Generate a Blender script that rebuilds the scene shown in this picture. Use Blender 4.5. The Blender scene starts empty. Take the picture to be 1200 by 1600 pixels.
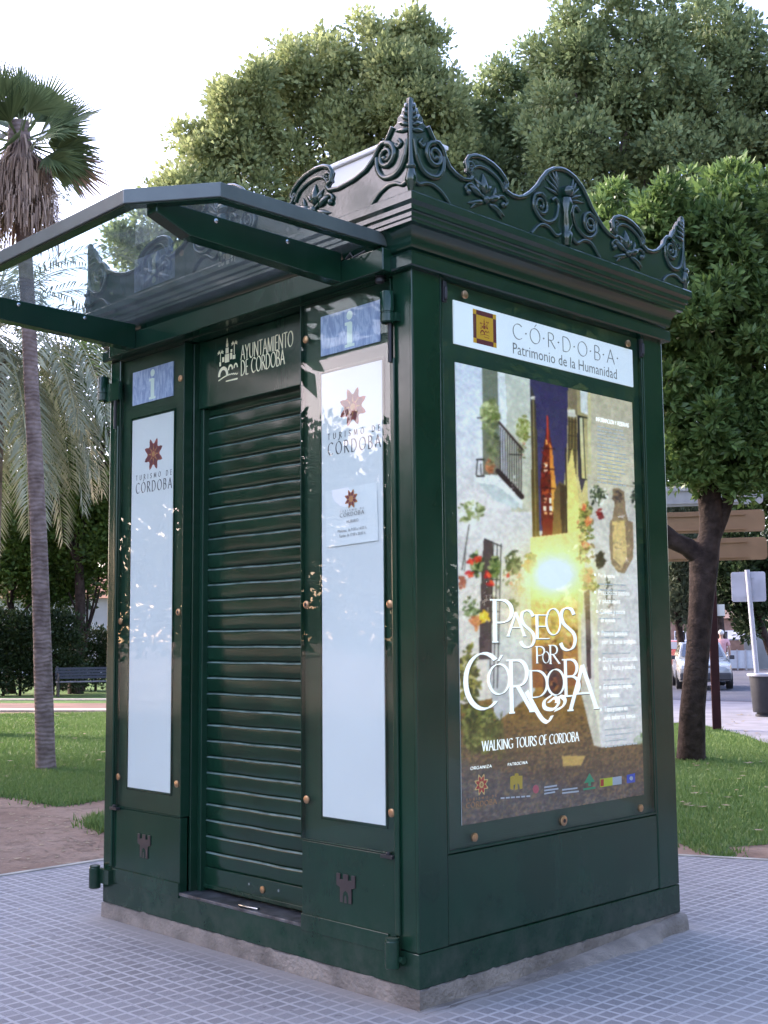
import bpy, bmesh, math, random
import numpy as np
from mathutils import Vector, Matrix

S = bpy.context.scene
COL = S.collection
rad = math.radians

# ------------------------------------------------------------------ camera
F_PX, PITCH, ROLL, YAW = 1872.87, 0.1053, -0.0085, 2.3677      # surveyed from the kiosk's own edges
CAM = Vector((3.7089, -3.8130, 1.5))
fw = Vector((math.cos(PITCH)*math.cos(YAW), math.cos(PITCH)*math.sin(YAW), math.sin(PITCH)))
rt = fw.cross(Vector((0, 0, 1))).normalized(); up = rt.cross(fw)
r2 = rt*math.cos(ROLL) + up*math.sin(ROLL); u2 = -rt*math.sin(ROLL) + up*math.cos(ROLL)
cd = bpy.data.cameras.new('camera'); cam = bpy.data.objects.new('camera', cd); COL.objects.link(cam)
cd.sensor_width = 36; cd.lens = 36*F_PX/1600; cd.clip_start = 0.05; cd.clip_end = 3000
m = Matrix((r2, u2, -fw)).transposed().to_4x4(); m.translation = CAM; cam.matrix_world = m
S.camera = cam

# ------------------------------------------------------------------ sky, sun, exposure
SUN_AZ = math.atan2(-0.34, -1.0)      # direction towards the sun, on the ground plane
SUN_EL = rad(30)
w = bpy.data.worlds.new('World'); S.world = w; w.use_nodes = True
nt = w.node_tree; bg = nt.nodes['Background']
sky = nt.nodes.new('ShaderNodeTexSky'); sky.sky_type = 'NISHITA'; sky.sun_disc = False
sky.sun_elevation = SUN_EL; sky.sun_rotation = math.pi/2 - SUN_AZ
sky.air_density = 1.0; sky.dust_density = 2.0; sky.ozone_density = 1.6
tn = nt.nodes.new('ShaderNodeMix'); tn.data_type = 'RGBA'; tn.blend_type = 'MULTIPLY'; tn.inputs[0].default_value = 1.0; tn.inputs[7].default_value = (1.17, 1.0, 1.05, 1)   # evening haze warms the blue a little
nt.links.new(sky.outputs[0], tn.inputs[6]); nt.links.new(tn.outputs[2], bg.inputs[0]); bg.inputs[1].default_value = 0.15
sd = bpy.data.lights.new('sun', 'SUN'); sd.energy = 1.3; sd.angle = rad(12); sd.color = (1.0, 0.94, 0.82)
sun = bpy.data.objects.new('sun', sd); COL.objects.link(sun)
to_sun = Vector((math.cos(SUN_EL)*math.cos(SUN_AZ), math.cos(SUN_EL)*math.sin(SUN_AZ), math.sin(SUN_EL)))
sun.rotation_euler = (-to_sun).to_track_quat('-Z', 'Y').to_euler(); sun.location = to_sun*60
vs = S.view_settings; vs.view_transform = 'Standard'; vs.look = 'None'; vs.exposure = 2.6; vs.gamma = 1.0
S.cycles.max_bounces = 8; S.cycles.transparent_max_bounces = 12; S.cycles.caustics_reflective = False; S.cycles.caustics_refractive = False

G = -0.085                              # pavement level (the metal of the kiosk starts at 0)
def ray(px, py):
    return fw + r2*((px-600)/F_PX) - u2*((py-800)/F_PX)
def at(px, py, dist):
    return CAM + ray(px, py)*dist
def on_ground(px, py, z=G):
    d = ray(px, py); return CAM + d*((z-CAM.z)/d.z)
def on_right(px, py, x=0.0):            # a point of the poster face
    d = ray(px, py); p = CAM + d*((x-CAM.x)/d.x); return (p.y, p.z)
def on_front(px, py, y=0.0):            # a point of the door face
    d = ray(px, py); p = CAM + d*((y-CAM.y)/d.y); return (p.x, p.z)

# ------------------------------------------------------------------ scene helpers
ORG = {}
def tag(o, label=None, cat=None, group=None, kind=None):
    if label: o['label'] = label
    if cat: o['category'] = cat
    if group: o['group'] = group
    if kind: o['kind'] = kind
    return o
def thing(name, label, cat, loc=(0, 0, 0), group=None):
    o = bpy.data.objects.new(name, None); COL.objects.link(o)
    o.location = loc; o.empty_display_size = 0.2; ORG[o.name] = Vector(loc)
    return tag(o, label, cat, group)
def lin(c):
    return tuple((v/12.92 if v <= 0.04045 else ((v+0.055)/1.055)**2.4) for v in c)
def rgb(r, g, b):
    return lin((r/255, g/255, b/255))

class MB:
    def __init__(s): s.v = []; s.f = []; s.mi = []; s.cur = 0
    def mat(s, i): s.cur = i; return s
    def add(s, vs_, fs_):
        o = len(s.v); s.v.extend([tuple(p) for p in vs_])
        for f in fs_: s.f.append(tuple(i+o for i in f)); s.mi.append(s.cur)
        return s
    def box(s, x0, x1, y0, y1, z0, z1):
        if x0 > x1: x0, x1 = x1, x0
        if y0 > y1: y0, y1 = y1, y0
        if z0 > z1: z0, z1 = z1, z0
        return s.add([(x0,y0,z0),(x1,y0,z0),(x1,y1,z0),(x0,y1,z0),(x0,y0,z1),(x1,y0,z1),(x1,y1,z1),(x0,y1,z1)],
                     [(0,3,2,1),(4,5,6,7),(0,1,5,4),(1,2,6,5),(2,3,7,6),(3,0,4,7)])
    def tube(s, pts, r, n=8, cap=True, squash=None):
        pts = [Vector(p) for p in pts]; k = len(pts)
        rs = r if hasattr(r, '__len__') else [r]*k
        vs_ = []; prev = None
        for i, p in enumerate(pts):
            d = (pts[min(i+1, k-1)] - pts[max(i-1, 0)])
            if d.length < 1e-9: d = Vector((0, 0, 1))
            d.normalize()
            if prev is None:
                a = Vector((0, 0, 1)) if abs(d.z) < 0.9 else Vector((1, 0, 0))
                x = d.cross(a).normalized()
            else:
                x = (prev - d*prev.dot(d))
                x = x.normalized() if x.length > 1e-6 else d.orthogonal().normalized()
            prev = x; y = d.cross(x)
            for j in range(n):
                t = 2*math.pi*j/n
                q = (x*math.cos(t) + y*math.sin(t))*rs[i]
                if squash is not None: q = q - squash*(q.dot(squash))*0.0
                vs_.append(p + q)
        fs_ = [(i*n+j, i*n+(j+1) % n, (i+1)*n+(j+1) % n, (i+1)*n+j) for i in range(k-1) for j in range(n)]
        if cap: fs_ += [tuple(range(n-1, -1, -1)), tuple((k-1)*n+j for j in range(n))]
        return s.add(vs_, fs_)
    def lathe(s, prof, c, n=20, axis='z'):
        c = Vector(c); vs_ = []
        for r, h in prof:
            for j in range(n):
                t = 2*math.pi*j/n; a, b = r*math.cos(t), r*math.sin(t)
                vs_.append(c + (Vector((a, b, h)) if axis == 'z' else Vector((h, a, b)) if axis == 'x' else Vector((b, h, a))))
        k = len(prof)
        fs_ = [(i*n+j, i*n+(j+1) % n, (i+1)*n+(j+1) % n, (i+1)*n+j) for i in range(k-1) for j in range(n)]
        fs_ += [tuple(range(n-1, -1, -1)), tuple((k-1)*n+j for j in range(n))]
        return s.add(vs_, fs_)
    def prism(s, poly, P, d0, d1):
        """poly: 2D outline; P(a, b, d) -> 3D; solid between depths d0 and d1"""
        n = len(poly)
        vs_ = [P(a, b, d0) for a, b in poly] + [P(a, b, d1) for a, b in poly]
        return s.add(vs_, [tuple(range(n-1, -1, -1)), tuple(range(n, 2*n))] + [(i, (i+1) % n, n+(i+1) % n, n+i) for i in range(n)])
    def ball(s, c, rx, ry, rz, n=8, m_=6, R=None):
        c = Vector(c); vs_ = [c + (R @ Vector((0,0,-rz)) if R else Vector((0,0,-rz)))]
        for i in range(1, m_):
            t = math.pi*i/m_ - math.pi/2
            for j in range(n):
                q = Vector((rx*math.cos(t)*math.cos(2*math.pi*j/n), ry*math.cos(t)*math.sin(2*math.pi*j/n), rz*math.sin(t)))
                vs_.append(c + (R @ q if R else q))
        vs_.append(c + (R @ Vector((0,0,rz)) if R else Vector((0,0,rz))))
        fs_ = [(0, 1+(j+1) % n, 1+j) for j in range(n)]
        for i in range(m_-2):
            fs_ += [(1+i*n+j, 1+i*n+(j+1) % n, 1+(i+1)*n+(j+1) % n, 1+(i+1)*n+j) for j in range(n)]
        L = len(vs_)-1; b = 1+(m_-2)*n
        fs_ += [(b+j, b+(j+1) % n, L) for j in range(n)]
        return s.add(vs_, fs_)
    def build(s, name, mats, parent=None, smooth=None, bevel=0.0, segs=2, fixn=True):
        me = bpy.data.meshes.new(name)
        o_ = ORG.get(parent.name, Vector((0,0,0))) if parent else Vector((0,0,0))
        me.from_pydata([(v[0]-o_.x, v[1]-o_.y, v[2]-o_.z) for v in s.v], [], s.f)
        mats = mats if isinstance(mats, (list, tuple)) else [mats]
        for m_ in mats: me.materials.append(m_)
        me.polygons.foreach_set('material_index', s.mi)
        bm = bmesh.new(); bm.from_mesh(me)
        if fixn: bmesh.ops.recalc_face_normals(bm, faces=bm.faces)
        if bevel:
            es = [e for e in bm.edges if len(e.link_faces) == 2 and e.calc_face_angle(0) > 0.6]
            bmesh.ops.bevel(bm, geom=es, offset=bevel, segments=segs, affect='EDGES', profile=0.5, clamp_overlap=True)
        bm.to_mesh(me); bm.free()
        if smooth is not None:
            me.polygons.foreach_set('use_smooth', [True]*len(me.polygons))
            if smooth < 179: me.set_sharp_from_angle(angle=rad(smooth))
        o = bpy.data.objects.new(name, me); COL.objects.link(o)
        if parent: o.parent = parent
        ORG[o.name] = o_
        return o

def raw(name, verts, faces, mat_, parent=None, attr=None, smooth=False):
    """numpy mesh: faces (n, k) of one size; attr: per-face float 'rnd'"""
    verts = np.asarray(verts, dtype=np.float32).reshape(-1, 3); faces = np.asarray(faces, dtype=np.int32)
    o_ = ORG.get(parent.name, Vector((0,0,0))) if parent else Vector((0,0,0))
    verts = verts - np.array(o_, dtype=np.float32)
    me = bpy.data.meshes.new(name); n, k = faces.shape
    me.vertices.add(len(verts)); me.vertices.foreach_set('co', verts.ravel())
    me.loops.add(n*k); me.loops.foreach_set('vertex_index', faces.ravel())
    me.polygons.add(n); me.polygons.foreach_set('loop_start', np.arange(0, n*k, k, dtype=np.int32))
    me.polygons.foreach_set('loop_total', np.full(n, k, dtype=np.int32))
    if smooth: me.polygons.foreach_set('use_smooth', np.ones(n, dtype=bool))
    me.update(); me.materials.append(mat_)
    if attr is not None:
        a = me.attributes.new('rnd', 'FLOAT', 'FACE'); a.data.foreach_set('value', np.asarray(attr, dtype=np.float32))
    o = bpy.data.objects.new(name, me); COL.objects.link(o)
    if parent: o.parent = parent
    ORG[o.name] = o_
    return o

# ------------------------------------------------------------------ materials
def mat(name, col, rough=0.5, metal=0.0, coat=0.0, spec=0.5, var=0.0, scale=8.0, bump=0.0, bscale=60.0, col2=None, lo=0.35, hi=0.65, detail=4.0):
    m_ = bpy.data.materials.new(name); m_.use_nodes = True; t = m_.node_tree; p = t.nodes['Principled BSDF']
    p.inputs['Roughness'].default_value = rough; p.inputs['Metallic'].default_value = metal
    p.inputs['Coat Weight'].default_value = coat; p.inputs['Coat Roughness'].default_value = 0.06
    p.inputs['Specular IOR Level'].default_value = spec
    c = tuple(col)+(1,)
    if var or col2:
        co = t.nodes.new('ShaderNodeTexCoord'); nz = t.nodes.new('ShaderNodeTexNoise'); nz.inputs['Scale'].default_value = scale; nz.inputs['Detail'].default_value = detail
        t.links.new(co.outputs['Object'], nz.inputs['Vector'])
        mr = t.nodes.new('ShaderNodeMapRange'); mr.inputs[1].default_value = lo; mr.inputs[2].default_value = hi
        t.links.new(nz.outputs['Fac'], mr.inputs[0])
        mx = t.nodes.new('ShaderNodeMix'); mx.data_type = 'RGBA'
        mx.inputs[6].default_value = c if col2 else tuple(max(0, v*(1-var)) for v in col)+(1,)
        mx.inputs[7].default_value = tuple(col2)+(1,) if col2 else tuple(min(1, v*(1+var)) for v in col)+(1,)
        t.links.new(mr.outputs[0], mx.inputs[0]); t.links.new(mx.outputs[2], p.inputs['Base Color'])
    else: p.inputs['Base Color'].default_value = c
    if bump:
        co = t.nodes.new('ShaderNodeTexCoord'); nz = t.nodes.new('ShaderNodeTexNoise'); nz.inputs['Scale'].default_value = bscale; nz.inputs['Detail'].default_value = 3
        t.links.new(co.outputs['Object'], nz.inputs['Vector'])
        b = t.nodes.new('ShaderNodeBump'); b.inputs['Strength'].default_value = bump; b.inputs['Distance'].default_value = 0.02
        t.links.new(nz.outputs['Fac'], b.inputs['Height']); t.links.new(b.outputs[0], p.inputs['Normal'])
    return m_
def leaf_mat(name, dark, light, trans=0.3, rough=0.55, tcol=None):
    m_ = bpy.data.materials.new(name); m_.use_nodes = True; t = m_.node_tree; p = t.nodes['Principled BSDF']
    a = t.nodes.new('ShaderNodeAttribute'); a.attribute_name = 'rnd'
    mx = t.nodes.new('ShaderNodeMix'); mx.data_type = 'RGBA'; mx.inputs[6].default_value = tuple(dark)+(1,); mx.inputs[7].default_value = tuple(light)+(1,)
    t.links.new(a.outputs['Fac'], mx.inputs[0]); t.links.new(mx.outputs[2], p.inputs['Base Color'])
    p.inputs['Roughness'].default_value = rough; p.inputs['Specular IOR Level'].default_value = 0.3
    tr = t.nodes.new('ShaderNodeBsdfTranslucent'); t.links.new(mx.outputs[2], tr.inputs['Color'])
    ms = t.nodes.new('ShaderNodeMixShader'); ms.inputs[0].default_value = trans
    t.links.new(p.outputs[0], ms.inputs[1]); t.links.new(tr.outputs[0], ms.inputs[2]); t.links.new(ms.outputs[0], t.nodes['Material Output'].inputs[0])
    return m_
def glass_mat(name, tint=(0.93, 0.97, 0.95), ior=1.5, rough=0.0, dust=0.0, wav=0.0):
    """a thin pane: clear by transmission, mirror-like by Fresnel, with a little dust"""
    m_ = bpy.data.materials.new(name); m_.use_nodes = True; t = m_.node_tree; t.nodes.remove(t.nodes['Principled BSDF'])
    tr = t.nodes.new('ShaderNodeBsdfTransparent'); tr.inputs[0].default_value = tuple(tint)+(1,)
    gl = t.nodes.new('ShaderNodeBsdfGlossy'); gl.inputs['Roughness'].default_value = rough
    fr = t.nodes.new('ShaderNodeFresnel'); fr.inputs[0].default_value = ior
    geo = t.nodes.new('ShaderNodeNewGeometry'); inv = t.nodes.new('ShaderNodeMath'); inv.operation = 'SUBTRACT'; inv.inputs[0].default_value = 1.0
    t.links.new(geo.outputs['Backfacing'], inv.inputs[1])
    ml = t.nodes.new('ShaderNodeMath'); ml.operation = 'MULTIPLY'; t.links.new(fr.outputs[0], ml.inputs[0]); t.links.new(inv.outputs[0], ml.inputs[1])
    ms = t.nodes.new('ShaderNodeMixShader'); t.links.new(ml.outputs[0], ms.inputs[0]); t.links.new(tr.outputs[0], ms.inputs[1]); t.links.new(gl.outputs[0], ms.inputs[2])
    out = ms.outputs[0]
    if wav:
        co = t.nodes.new('ShaderNodeTexCoord'); nz = t.nodes.new('ShaderNodeTexNoise'); nz.inputs['Scale'].default_value = 2.2; nz.inputs['Detail'].default_value = 0
        t.links.new(co.outputs['Object'], nz.inputs['Vector'])
        b = t.nodes.new('ShaderNodeBump'); b.inputs['Strength'].default_value = wav; b.inputs['Distance'].default_value = 0.02
        t.links.new(nz.outputs['Fac'], b.inputs['Height']); t.links.new(b.outputs[0], gl.inputs['Normal'])
    if dust:
        co = t.nodes.new('ShaderNodeTexCoord'); nz = t.nodes.new('ShaderNodeTexNoise'); nz.inputs['Scale'].default_value = 9; nz.inputs['Detail'].default_value = 6
        t.links.new(co.outputs['Object'], nz.inputs['Vector'])
        mr = t.nodes.new('ShaderNodeMapRange'); mr.inputs[1].default_value = 0.3; mr.inputs[2].default_value = 0.75; mr.inputs[3].default_value = dust*0.5; mr.inputs[4].default_value = dust*1.5
        t.links.new(nz.outputs['Fac'], mr.inputs[0])
        df = t.nodes.new('ShaderNodeBsdfDiffuse'); df.inputs[0].default_value = (0.5, 0.52, 0.5, 1)
        dt = t.nodes.new('ShaderNodeBsdfTranslucent'); dt.inputs[0].default_value = (0.5, 0.52, 0.5, 1)
        m1 = t.nodes.new('ShaderNodeMixShader'); t.links.new(df.outputs[0], m1.inputs[1]); t.links.new(dt.outputs[0], m1.inputs[2])
        m2 = t.nodes.new('ShaderNodeMixShader'); t.links.new(mr.outputs[0], m2.inputs[0]); t.links.new(out, m2.inputs[1]); t.links.new(m1.outputs[0], m2.inputs[2]); out = m2.outputs[0]
    t.links.new(out, t.nodes['Material Output'].inputs[0])
    return m_

GREEN = mat('green_paint', (0.0064, 0.032, 0.0165), rough=0.18, coat=0.0, spec=0.42, var=0.14, scale=3.0, bump=0.012, bscale=260)
GREEN_D = mat('dark_green_paint', (0.0085, 0.036, 0.020), rough=0.3, coat=0.0, spec=0.35, var=0.12, scale=4)
GREEN_C = mat('cast_green_paint', (0.0050, 0.027, 0.0160), rough=0.20, coat=0.35, spec=0.5, bump=0.05, bscale=45)
GREEN_S = mat('shutter_paint', (0.0055, 0.029, 0.0148), rough=0.22, coat=0.0, spec=0.5, var=0.2, scale=5, bump=0.02, bscale=120)
def weather(m_):
    """dust blown up from the ground, dull rubbed patches and small chips in the paint"""
    t = m_.node_tree; p = t.nodes['Principled BSDF']; src_ = p.inputs['Base Color'].links[0].from_socket
    co = t.nodes.new('ShaderNodeTexCoord'); geo = t.nodes.new('ShaderNodeNewGeometry'); sp = t.nodes.new('ShaderNodeSeparateXYZ'); t.links.new(geo.outputs['Position'], sp.inputs[0])
    def noise(s, d, sc=None):
        n_ = t.nodes.new('ShaderNodeTexNoise'); n_.inputs['Scale'].default_value = s; n_.inputs['Detail'].default_value = d; n_.inputs['Roughness'].default_value = .7
        if sc: mp = t.nodes.new('ShaderNodeMapping'); mp.inputs['Scale'].default_value = sc; t.links.new(geo.outputs['Position'], mp.inputs[0]); t.links.new(mp.outputs[0], n_.inputs['Vector'])
        else: t.links.new(geo.outputs['Position'], n_.inputs['Vector'])
        return n_.outputs['Fac']
    def rng(v, a, b, c, d): r_ = t.nodes.new('ShaderNodeMapRange'); r_.inputs[1].default_value = a; r_.inputs[2].default_value = b; r_.inputs[3].default_value = c; r_.inputs[4].default_value = d; t.links.new(v, r_.inputs[0]); return r_.outputs[0]
    def mul(a, b): x = t.nodes.new('ShaderNodeMath'); x.operation = 'MULTIPLY'; t.links.new(a, x.inputs[0]); t.links.new(b, x.inputs[1]); return x.outputs[0]
    def mix(a, c, f): x = t.nodes.new('ShaderNodeMix'); x.data_type = 'RGBA'; t.links.new(a, x.inputs[6]); x.inputs[7].default_value = c+(1,); t.links.new(f, x.inputs[0]); return x.outputs[2]
    c_ = mix(src_, (.10,.095,.08), mul(rng(sp.outputs[2], 0, .32, .40, 0), rng(noise(7, 8), .40, .72, 0, 1)))       # splash dust
    c_ = mix(c_, (.055,.075,.062), rng(noise(5, 7, (1, 1, .12)), .56, .80, 0, .16))                                   # runs down the panels
    c_ = mix(c_, (.16,.17,.15), rng(noise(38, 3, (1, 1, .55)), .74, .765, 0, .30))                                   # chips and scuffs
    t.links.new(c_, p.inputs['Base Color']); t.links.new(rng(noise(4, 6), .3, .7, .10, .27), p.inputs['Roughness'])
weather(GREEN); weather(GREEN_S)
BLACK = mat('black_rubber', (0.012, 0.012, 0.014), rough=0.5)
BRASS = mat('brass', (0.42, 0.27, 0.15), rough=0.35, metal=0.9, var=0.2, scale=60)
CHROME = mat('zinc', (0.5, 0.52, 0.52), rough=0.25, metal=1.0)
PAPER = mat('white_paper', (0.79, 0.755, 0.76), rough=0.6, var=0.03, scale=1.5)
PAPER2 = mat('notice_paper', (0.86, 0.82, 0.82), rough=0.6)
CREAM = mat('cream_lettering', (0.85, 0.80, 0.52), rough=0.5)
INK = mat('dark_ink', (0.06, 0.05, 0.06), rough=0.6)
GREYINK = mat('grey_ink', (0.20, 0.19, 0.18), rough=0.6)
WHITEINK = mat('white_print', (0.86, 0.86, 0.84), rough=0.6)
ADDED_GLOW = 0.070                             # weak glow added to brighten the poster, white print and sign board
WHITEINK.node_tree.nodes['Principled BSDF'].inputs['Emission Color'].default_value = (1, 1, 1, 1); WHITEINK.node_tree.nodes['Principled BSDF'].inputs['Emission Strength'].default_value = ADDED_GLOW*1.8
SIGNW = mat('glowing_sign_white', (0.76, 0.77, 0.80), rough=0.6, var=0.02, scale=1.5)
SIGNW.node_tree.nodes['Principled BSDF'].inputs['Emission Color'].default_value = (.80, .84, .95, 1); SIGNW.node_tree.nodes['Principled BSDF'].inputs['Emission Strength'].default_value = ADDED_GLOW
STAR_R = mat('star_red', (0.27, 0.055, 0.045), rough=0.6, var=0.5, scale=40)
STAR_O = mat('star_ochre', (0.45, 0.20, 0.07), rough=0.6)
GLASS = glass_mat('display_glass', wav=0.02, dust=0.004)
GLASS_C = glass_mat('canopy_glass', tint=(0.76, 0.83, 0.83), ior=1.5, dust=0.085)
WHITE_P = mat('white_sheet_metal', (0.76, 0.74, 0.72), rough=0.5)
EMB = mat('emblem_bronze', (0.055, 0.045, 0.045), rough=0.45, metal=0.4)

# ------------------------------------------------------------------ lettering: a broad-nib stroke alphabet
def arc(cx, cy, rx, ry, a0, a1, n=14):
    return [(cx+rx*math.cos(rad(a0+(a1-a0)*i/n)), cy+ry*math.sin(rad(a0+(a1-a0)*i/n))) for i in range(n+1)]
def crom(p, n=5):
    out = []; q = [p[0]]+list(p)+[p[-1]]
    for i in range(1, len(q)-2):
        for k in range(n):
            t = k/n; a, b, c, d = q[i-1], q[i], q[i+1], q[i+2]
            out.append(tuple(0.5*(2*b[j]+(c[j]-a[j])*t+(2*a[j]-5*b[j]+4*c[j]-d[j])*t*t+(3*b[j]-a[j]-3*c[j]+d[j])*t**3) for j in (0, 1)))
    out.append(tuple(p[-1])); return out
S_ = crom([(.44,.84),(.37,.96),(.24,1.0),(.11,.94),(.07,.78),(.14,.62),(.28,.51),(.42,.39),(.46,.23),(.39,.06),(.24,0),(.1,.05),(.03,.17)])
LET = {
 'A': (.72, [[(.04,0),(.36,1)],[(.35,1),(.68,0)],[(.17,.36),(.56,.36)]], [(.04,0),(.68,0)]),
 'B': (.60, [[(.1,0),(.1,1)],[(.1,1),(.26,1)]+arc(.28,.77,.2,.23,90,-90)+[(.1,.54)],[(.1,.53)]+[(.28,.53)]+arc(.30,.265,.24,.265,90,-90)+[(.1,0)]], [(.06,0),(.06,1)]),
 'C': (.76, [arc(.44,.5,.38,.5,48,312,22)], []),
 'D': (.76, [[(.1,0),(.1,1)],[(.1,1),(.28,1)]+arc(.30,.5,.38,.5,90,-90,18)+[(.1,0)]], [(.06,0),(.06,1)]),
 'E': (.52, [[(.1,0),(.1,1)],[(.1,1),(.46,1)],[(.1,.52),(.40,.52)],[(.1,0),(.48,0)]], [(.06,0),(.06,1)]),
 'F': (.48, [[(.1,0),(.1,1)],[(.1,1),(.46,1)],[(.1,.52),(.40,.52)]], [(.1,0),(.06,1)]),
 'G': (.80, [arc(.44,.5,.38,.5,48,312,22),[(.70,.05),(.70,.42)],[(.52,.42),(.78,.42)]], []),
 'I': (.26, [[(.12,0),(.12,1)]], [(.12,0),(.12,1)]),
 'K': (.66, [[(.1,0),(.1,1)],[(.1,.48),(.54,1)],[(.22,.60),(.62,0)]], [(.1,0),(.1,1),(.62,0)]),
 'L': (.52, [[(.1,0),(.1,1)],[(.1,0),(.48,0)]], [(.06,0),(.1,1)]),
 'M': (.90, [[(.08,0),(.14,1)],[(.14,1),(.45,.05)],[(.45,.05),(.76,1)],[(.76,1),(.82,0)]], [(.08,0),(.82,0)]),
 'N': (.80, [[(.1,0),(.1,1)],[(.1,1),(.68,0)],[(.68,0),(.68,1)]], [(.1,0),(.68,1)]),
 'O': (.84, [arc(.42,.5,.37,.5,100,460,28)], []),
 'P': (.58, [[(.1,0),(.1,1)],[(.1,1),(.26,1)]+arc(.28,.73,.25,.27,90,-90)+[(.1,.46)]], [(.1,0),(.06,1)]),
 'R': (.64, [[(.1,0),(.1,1)],[(.1,1),(.26,1)]+arc(.28,.75,.23,.25,90,-90)+[(.1,.5)],[(.26,.5),(.62,0)]], [(.1,0),(.06,1),(.62,0)]),
 'S': (.52, [S_], []),
 'T': (.64, [[(.31,0),(.31,1)],[(.02,1),(.60,1)]], [(.31,0)]),
 'U': (.76, [[(.1,1),(.1,.3)]+arc(.37,.3,.27,.3,180,360)+[(.64,1)]], [(.1,1),(.64,1)]),
 'V': (.70, [[(.03,1),(.35,0)],[(.35,0),(.66,1)]], [(.03,1),(.66,1)]),
 'W': (1.02, [[(.03,1),(.28,0)],[(.28,0),(.51,1)],[(.51,1),(.75,0)],[(.75,0),(.98,1)]], [(.03,1),(.98,1)]),
 'Y': (.66, [[(.02,1),(.32,.48)],[(.62,1),(.32,.48)],[(.32,.48),(.32,0)]], [(.32,0),(.02,1),(.62,1)]),
 'Z': (.60, [[(.05,1),(.54,1)],[(.54,1),(.05,0)],[(.05,0),(.56,0)]], []),
 '.': (.30, [arc(.14,.5,.035,.035,0,360,8)], []),
 ' ': (.36, [], []),
}
LET['Ó'] = (LET['O'][0], LET['O'][1]+[[(.40,1.10),(.54,1.30)]], [])
def ribbon(mb, pts, P, nib, thin, d):
    """nib: 2D half-vector of the pen; thin: least half width"""
    n = len(pts); L = []; Rr = []
    for i in range(n):
        a = pts[max(0, i-1)]; b = pts[min(n-1, i+1)]
        dx, dy = b[0]-a[0], b[1]-a[1]; l = math.hypot(dx, dy) or 1; nx, ny = -dy/l, dx/l
        s_ = nib[0]*nx+nib[1]*ny; k = 1 if s_ >= 0 else -1
        ox, oy = nib[0]*k+nx*thin, nib[1]*k+ny*thin
        L.append((pts[i][0]+ox, pts[i][1]+oy)); Rr.append((pts[i][0]-ox, pts[i][1]-oy))
    mb.add([P(a, b, d) for a, b in L]+[P(a, b, d) for a, b in Rr], [(i, i+1, n+i+1, n+i) for i in range(n-1)])
def letter(mb, ch, P, a0, b0, sx, sy, nib=(.06,.025), thin=.012, serif=.075, d=0.0):
    wd, st, se = LET[ch]; k = 0
    f = lambda q: (a0+q[0]*sx, b0+q[1]*sy)
    for s_ in st:
        ribbon(mb, [f(q) for q in s_], P, (nib[0]*sx, nib[1]*sy), thin*sy, d+0.00012*k); k += 1
    if serif:
        for (x, y) in se:
            ribbon(mb, [f((x-serif, y)), f((x+serif, y))], P, (0, 0), thin*1.4*sy, d+0.00012*k); k += 1
    return wd*sx
def words(mb, text, P, a0, b0, a1, h, d=0.0, track=0.0, **kw):
    """set the text between a0 and a1 (condensing or widening the letters), cap height h"""
    tot = sum(LET[c][0] for c in text)+track*(len(text)-1); sx = (a1-a0)/tot; a = a0
    for c in text:
        letter(mb, c, P, a, b0, sx, h, d=d, **kw); a += (LET[c][0]+track)*sx
def font_mesh(text):
    cu = bpy.data.curves.new('lettering', 'FONT'); cu.body = text; cu.resolution_u = 2
    o = bpy.data.objects.new('lettering', cu); COL.objects.link(o)
    dg = bpy.context.evaluated_depsgraph_get(); me = bpy.data.meshes.new_from_object(o.evaluated_get(dg))
    vs_ = [(v.co.x, v.co.y) for v in me.vertices]; fs_ = [tuple(p.vertices) for p in me.polygons]
    bpy.data.objects.remove(o); bpy.data.curves.remove(cu); bpy.data.meshes.remove(me)
    return vs_, fs_
def plain(mb, text, P, a0, b0, a1, h, d=0.0, cap=0.69):
    vs_, fs_ = font_mesh(text)
    if not vs_: return
    x0 = min(v[0] for v in vs_); x1 = max(v[0] for v in vs_)
    sx = (a1-a0)/(x1-x0); sy = h/cap
    mb.add([P(a0+(x-x0)*sx, b0+y*sy, d) for x, y in vs_], fs_)
def flat(mb, poly, P, d):
    mb.add([P(a, b, d) for a, b in poly], [tuple(range(len(poly)))])
def star(mb, P, ca, cb, r, d, sa=1.0):
    """the eight-lobed flower of the tourism board, in three tones (material slots 0, 1, 2)"""
    pts = []
    for i in range(48):
        t = 2*math.pi*i/48; q = r*(0.72+0.28*math.cos(8*t)**1 if math.cos(8*t) > 0 else 0.72+0.10*math.cos(8*t))
        pts.append((ca+sa*q*math.cos(t+.39), cb+q*math.sin(t+.39)))
    mb.mat(0); mb.add([P(ca, cb, d)]+[P(a, b, d) for a, b in pts], [(0, i+1, (i+1) % 48+1) for i in range(48)])
    for k in range(8):
        t = 2*math.pi*k/8+.39; mb.mat(1)
        c = [(0.30, -.22), (0.62, -.18), (0.80, 0), (0.62, .18), (0.30, .22)]
        q = [(ca+sa*r*(a*math.cos(t)-b*math.sin(t)*.75), cb+r*(a*math.sin(t)+b*math.cos(t)*.75)) for a, b in c]
        flat(mb, q, P, d+.0003)
        t += .39; mb.mat(2); q = [(ca+sa*r*(a*math.cos(t)-b*math.sin(t)*.5), cb+r*(a*math.sin(t)+b*math.cos(t)*.5)) for a, b in [(0.26,-.1),(0.55,0),(0.26,.1)]]
        flat(mb, q, P, d+.0005)
    mb.mat(2); flat(mb, [(ca+sa*.17*r*math.cos(t), cb+.17*r*math.sin(t)) for t in [2*math.pi*i/10 for i in range(10)]], P, d+.0007)
    mb.mat(0)

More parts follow.
